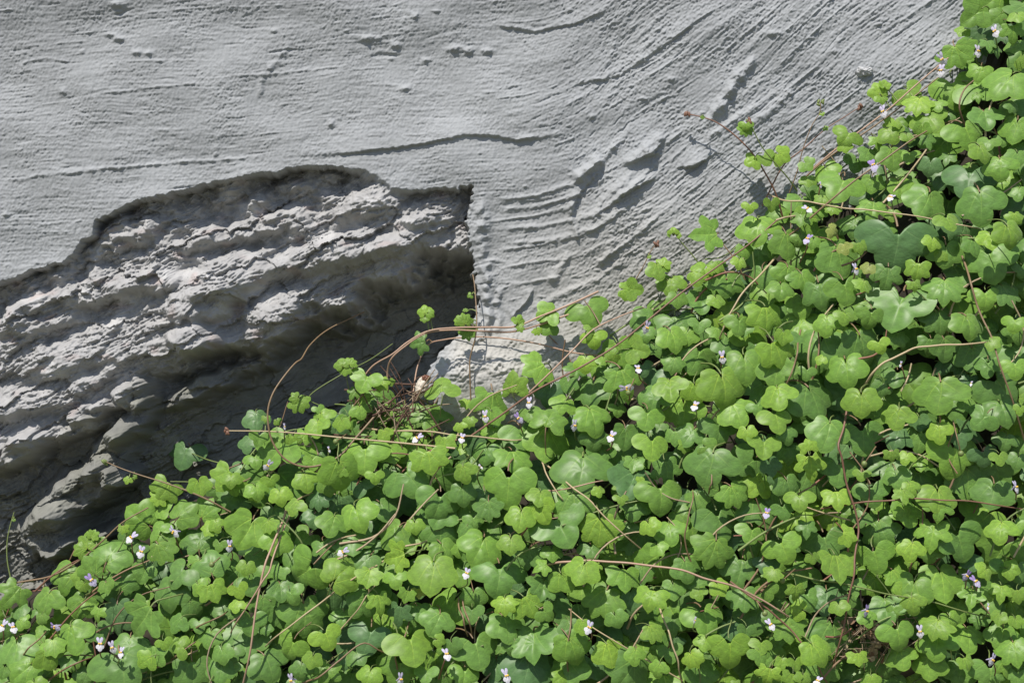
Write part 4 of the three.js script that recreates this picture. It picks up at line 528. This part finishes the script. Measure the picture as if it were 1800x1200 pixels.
shoot('vertical thin shoot with a pair of round leaves along the hollow edge', 'brown', 0.0007, 0.0007, [[828, 712, 20], [826, 660, 22], [826, 632, 22], [836, 590, 24], [838, 560, 22], [836, 525, 16], [834, 500, 12], [831, 482, 9]], [[816, 562, 26, 190, 3, 27], [806, 562, 16, -90, 3, 26], [822, 584, 28, 10, 2, 22], [826, 519, 10, -60, 3, 16], [818, 545, 8, 180, 3, 20]]);
shoot('thin stalk holding a yellow green bud in front of the plaster', 'green', 0.0007, 0.0006, [[1250, 490, 14], [1234, 470, 18], [1214, 444, 20], [1192, 418, 20], [1186, 408, 20]], [[1184, 406, 16, 180, 3, 22], [1194, 414, 9, 80, 3, 22], [1176, 412, 8, -90, 3, 21]], [], { tip: 'green' });
shoot('slim brown stalk with a red tip left of the yellow green bud', 'brown', 0.0006, 0.0005, [[1112, 512, 10], [1118, 492, 14], [1132, 466, 16], [1144, 442, 16], [1154, 428, 15]], [[1142, 451, 7, 30, 3, 17], [1102, 510, 30, 80, 3, 18]], [], { tip: 1 });
shoot('big smooth leaf on a bent brown stalk casting shade on the plaster', 'brown', 0.0007, 0.0006, [[1310, 492, 22], [1294, 458, 24], [1280, 440, 24], [1262, 418, 22], [1256, 414, 21]], [[1246, 411, 58, -80, 2, 24]]);
shoot('shoot with a puckered leaf and broad leaf below it at the plaster edge', 'green', 0.0007, 0.0006, [[1190, 540, 12], [1184, 510, 18], [1172, 490, 20], [1160, 478, 20]], [[1158, 474, 38, 10, 3, 24], [1180, 500, 44, 0, 3, 22], [1166, 462, 24, 170, 3, 22]]);
shoot('tall folded leaf with small leaves beneath it beside the dark recess', 'brown', 0.0008, 0.0007, [[616, 760, 20], [618, 720, 26], [632, 700, 28], [648, 680, 28], [655, 668, 26]], [[642, 668, 46, -15, 2, 32], [634, 722, 32, 10, 2, 28], [622, 690, 22, -30, 2, 26], [672, 675, 24, 40, 3, 26], [686, 672, 14, 20, 3, 24], [636, 700, 24, 20, 3, 24]]);
shoot('sprig of three small leaves standing free before the dark recess', 'green', 0.0006, 0.0005, [[660, 756, 18], [620, 718, 20], [612, 680, 24], [606, 652, 26], [602, 642, 26]], [[600, 638, 24, 200, 3, 30], [616, 636, 20, 160, 3, 30], [606, 652, 18, 0, 3, 31]]);
shoot('thin green stem with two lobed leaves below the three leaf sprig', 'green', 0.0006, 0.0005, [[600, 730, 14], [560, 712, 16], [542, 700, 17], [600, 658, 16], [650, 632, 6], [690, 604, -8]], [[526, 710, 32, 20, 3, 22], [518, 700, 20, -80, 3, 22]]);
shoot('single shaded leaf lying on dark stone above the left part of the mat', 'green', 0.0006, 0.0005, [[390, 815, 2], [365, 808, -6], [345, 800, -22], [335, 796, -31]], [[324, 796, 54, -10, 0, -30]]);
shoot('low sprigs of small three lobed leaves left of the loop stem', 'brown', 0.0007, 0.0006, [[440, 840, 24], [430, 845, 24], [400, 848, 22], [380, 858, 20]], [[398, 842, 52, -40, 3, 26], [350, 855, 36, 10, 3, 26], [290, 860, 46, -30, 3, 24], [276, 872, 30, -60, 3, 24]]);

// ------------------------------------------------------------------ dry tangle, pebble, a lump of plaster, litter
{
  const o = thing('dry_stem_tangle', at(680, 745, 0.01), 'tangle of dry reddish brown stems at the foot of the hollow beside a whitish pebble', 'dry stems'), g = [];
  for (let i = 0; i < 95; i++) { const u = rr(620, 770), v = rr(668, 770), a = rr(-2.9, 0.1), l = rr(20, 90), z = rr(-0.004, 0.03); g.push(tube([at(u - Math.cos(a) * l / 2, v - Math.sin(a) * l / 2, z), at(u + rr(-5, 5), v + rr(-5, 5), z + rr(0, 0.006)), at(u + Math.cos(a) * l / 2, v + Math.sin(a) * l / 2, z + rr(-0.004, 0.006))], rr(0.0004, 0.0009), 0.0003, 8, 5)); }
  const a = [], b = []; g.forEach((x, i) => (i % 3 ? a : b).push(x));
  part('dry_stems', mergeGeometries(a), new THREE.MeshStandardMaterial({ color: lin(0.11, 0.06, 0.04), roughness: 0.8 }), o).userData.kind = 'stuff'; part('pale_dry_stems', mergeGeometries(b), STEMMAT.dead, o).userData.kind = 'stuff';
}
const blob = (rx, ry, rz, f, amp) => { const g = new THREE.IcosahedronGeometry(1, 5), p = g.attributes.position; for (let i = 0; i < p.count; i++) { const x = p.getX(i), y = p.getY(i), z = p.getZ(i), k = 1 + amp * noise(x * f + z * 1.7 + rx * 9000, y * f - z * 1.3) + 0.4 * amp * noise(x * f * 3 + z * 3, y * f * 3 + z); p.setXYZ(i, x * k * rx, y * k * ry, z * k * rz); } g.computeVertexNormals(); return g; };
{
  const g = blob(0.0042, 0.0075, 0.0045, 1.6, 0.3); g.rotateZ(-0.35);
  const o = new THREE.Mesh(g, new THREE.MeshStandardMaterial({ color: lin(0.62, 0.56, 0.47), roughness: 0.85 })); o.name = 'pebble'; o.position.copy(at(741, 680, 0.016)); o.castShadow = o.receiveShadow = true; scene.add(o); tag(o, 'small whitish angular pebble caught between dry stems and plaster', 'pebble');
  const s = blob(0.0030, 0.0022, 0.0025, 1.4, 0.2), q = new THREE.Mesh(s, new THREE.MeshPhysicalMaterial({ color: lin(0.16, 0.06, 0.03), roughness: 0.4, clearcoat: 0.4 })); q.name = 'seed_husk'; q.position.copy(at(749, 664, 0.018)); q.castShadow = q.receiveShadow = true; scene.add(q); tag(q, 'shiny dark brown husk resting on top of the whitish pebble', 'seed husk');
}
{
  const g = blob(0.0058, 0.0036, 0.0042, 1.5, 0.4); g.translate(0.6077 - 0.6077, 0, 0);
  const o = part('plaster_lump', g, new THREE.MeshStandardMaterial({ color: lin(0.44, 0.445, 0.45), roughness: 0.93 }), wall, false); o.position.copy(at(1520, 126, 0.0022));
}
{
  const o = thing('leaf_litter', at(1535, 1115, 0.03), 'dry brown litter of leaf crumbs in a bare gap among the leaves at the lower right', 'litter'), a = [], b = [];
  for (let i = 0; i < 120; i++) { const u = 1535 + (rnd() + rnd() - 1) * 78, v = 1112 + (rnd() + rnd() - 1) * 58, q = new THREE.CircleGeometry(rr(0.0008, 0.0028), 6), p = q.attributes.position; for (let k = 0; k < p.count; k++) p.setZ(k, rr(-0.0006, 0.0006)); q.scale(1, rr(0.4, 1), 1); q.rotateX(rr(-0.9, 0.6)); q.rotateY(rr(-0.7, 0.7)); q.rotateZ(rr(0, 6)); const c = at(u, v, matZ(u, v) - 0.012 + rr(0, 0.007)); q.translate(c.x, c.y, c.z); (i % 2 ? a : b).push(q); }
  const d = []; for (let i = 0; i < 60; i++) { const u = 1535 + rr(-75, 75), v = 1112 + rr(-50, 55), an = rr(0, 3.14), l = rr(10, 34), z = matZ(u, v) - 0.010 + rr(0, 0.010); d.push(tube([at(u - Math.cos(an) * l, v - Math.sin(an) * l, z), at(u, v, z + 0.002), at(u + Math.cos(an) * l, v + Math.sin(an) * l, z)], 0.0003, 0.0002, 6, 4)); }
  const m = (c) => new THREE.MeshStandardMaterial({ color: lin(...c), roughness: 0.9, side: THREE.DoubleSide });
  part('pale_crumbs', mergeGeometries(a), m([0.42, 0.33, 0.2]), o).userData.kind = 'stuff'; part('brown_crumbs', mergeGeometries(b), m([0.2, 0.12, 0.07]), o).userData.kind = 'stuff'; part('dry_stalks', mergeGeometries(d), STEMMAT.dead, o).userData.kind = 'stuff';
}
renderer.render(scene, camera);
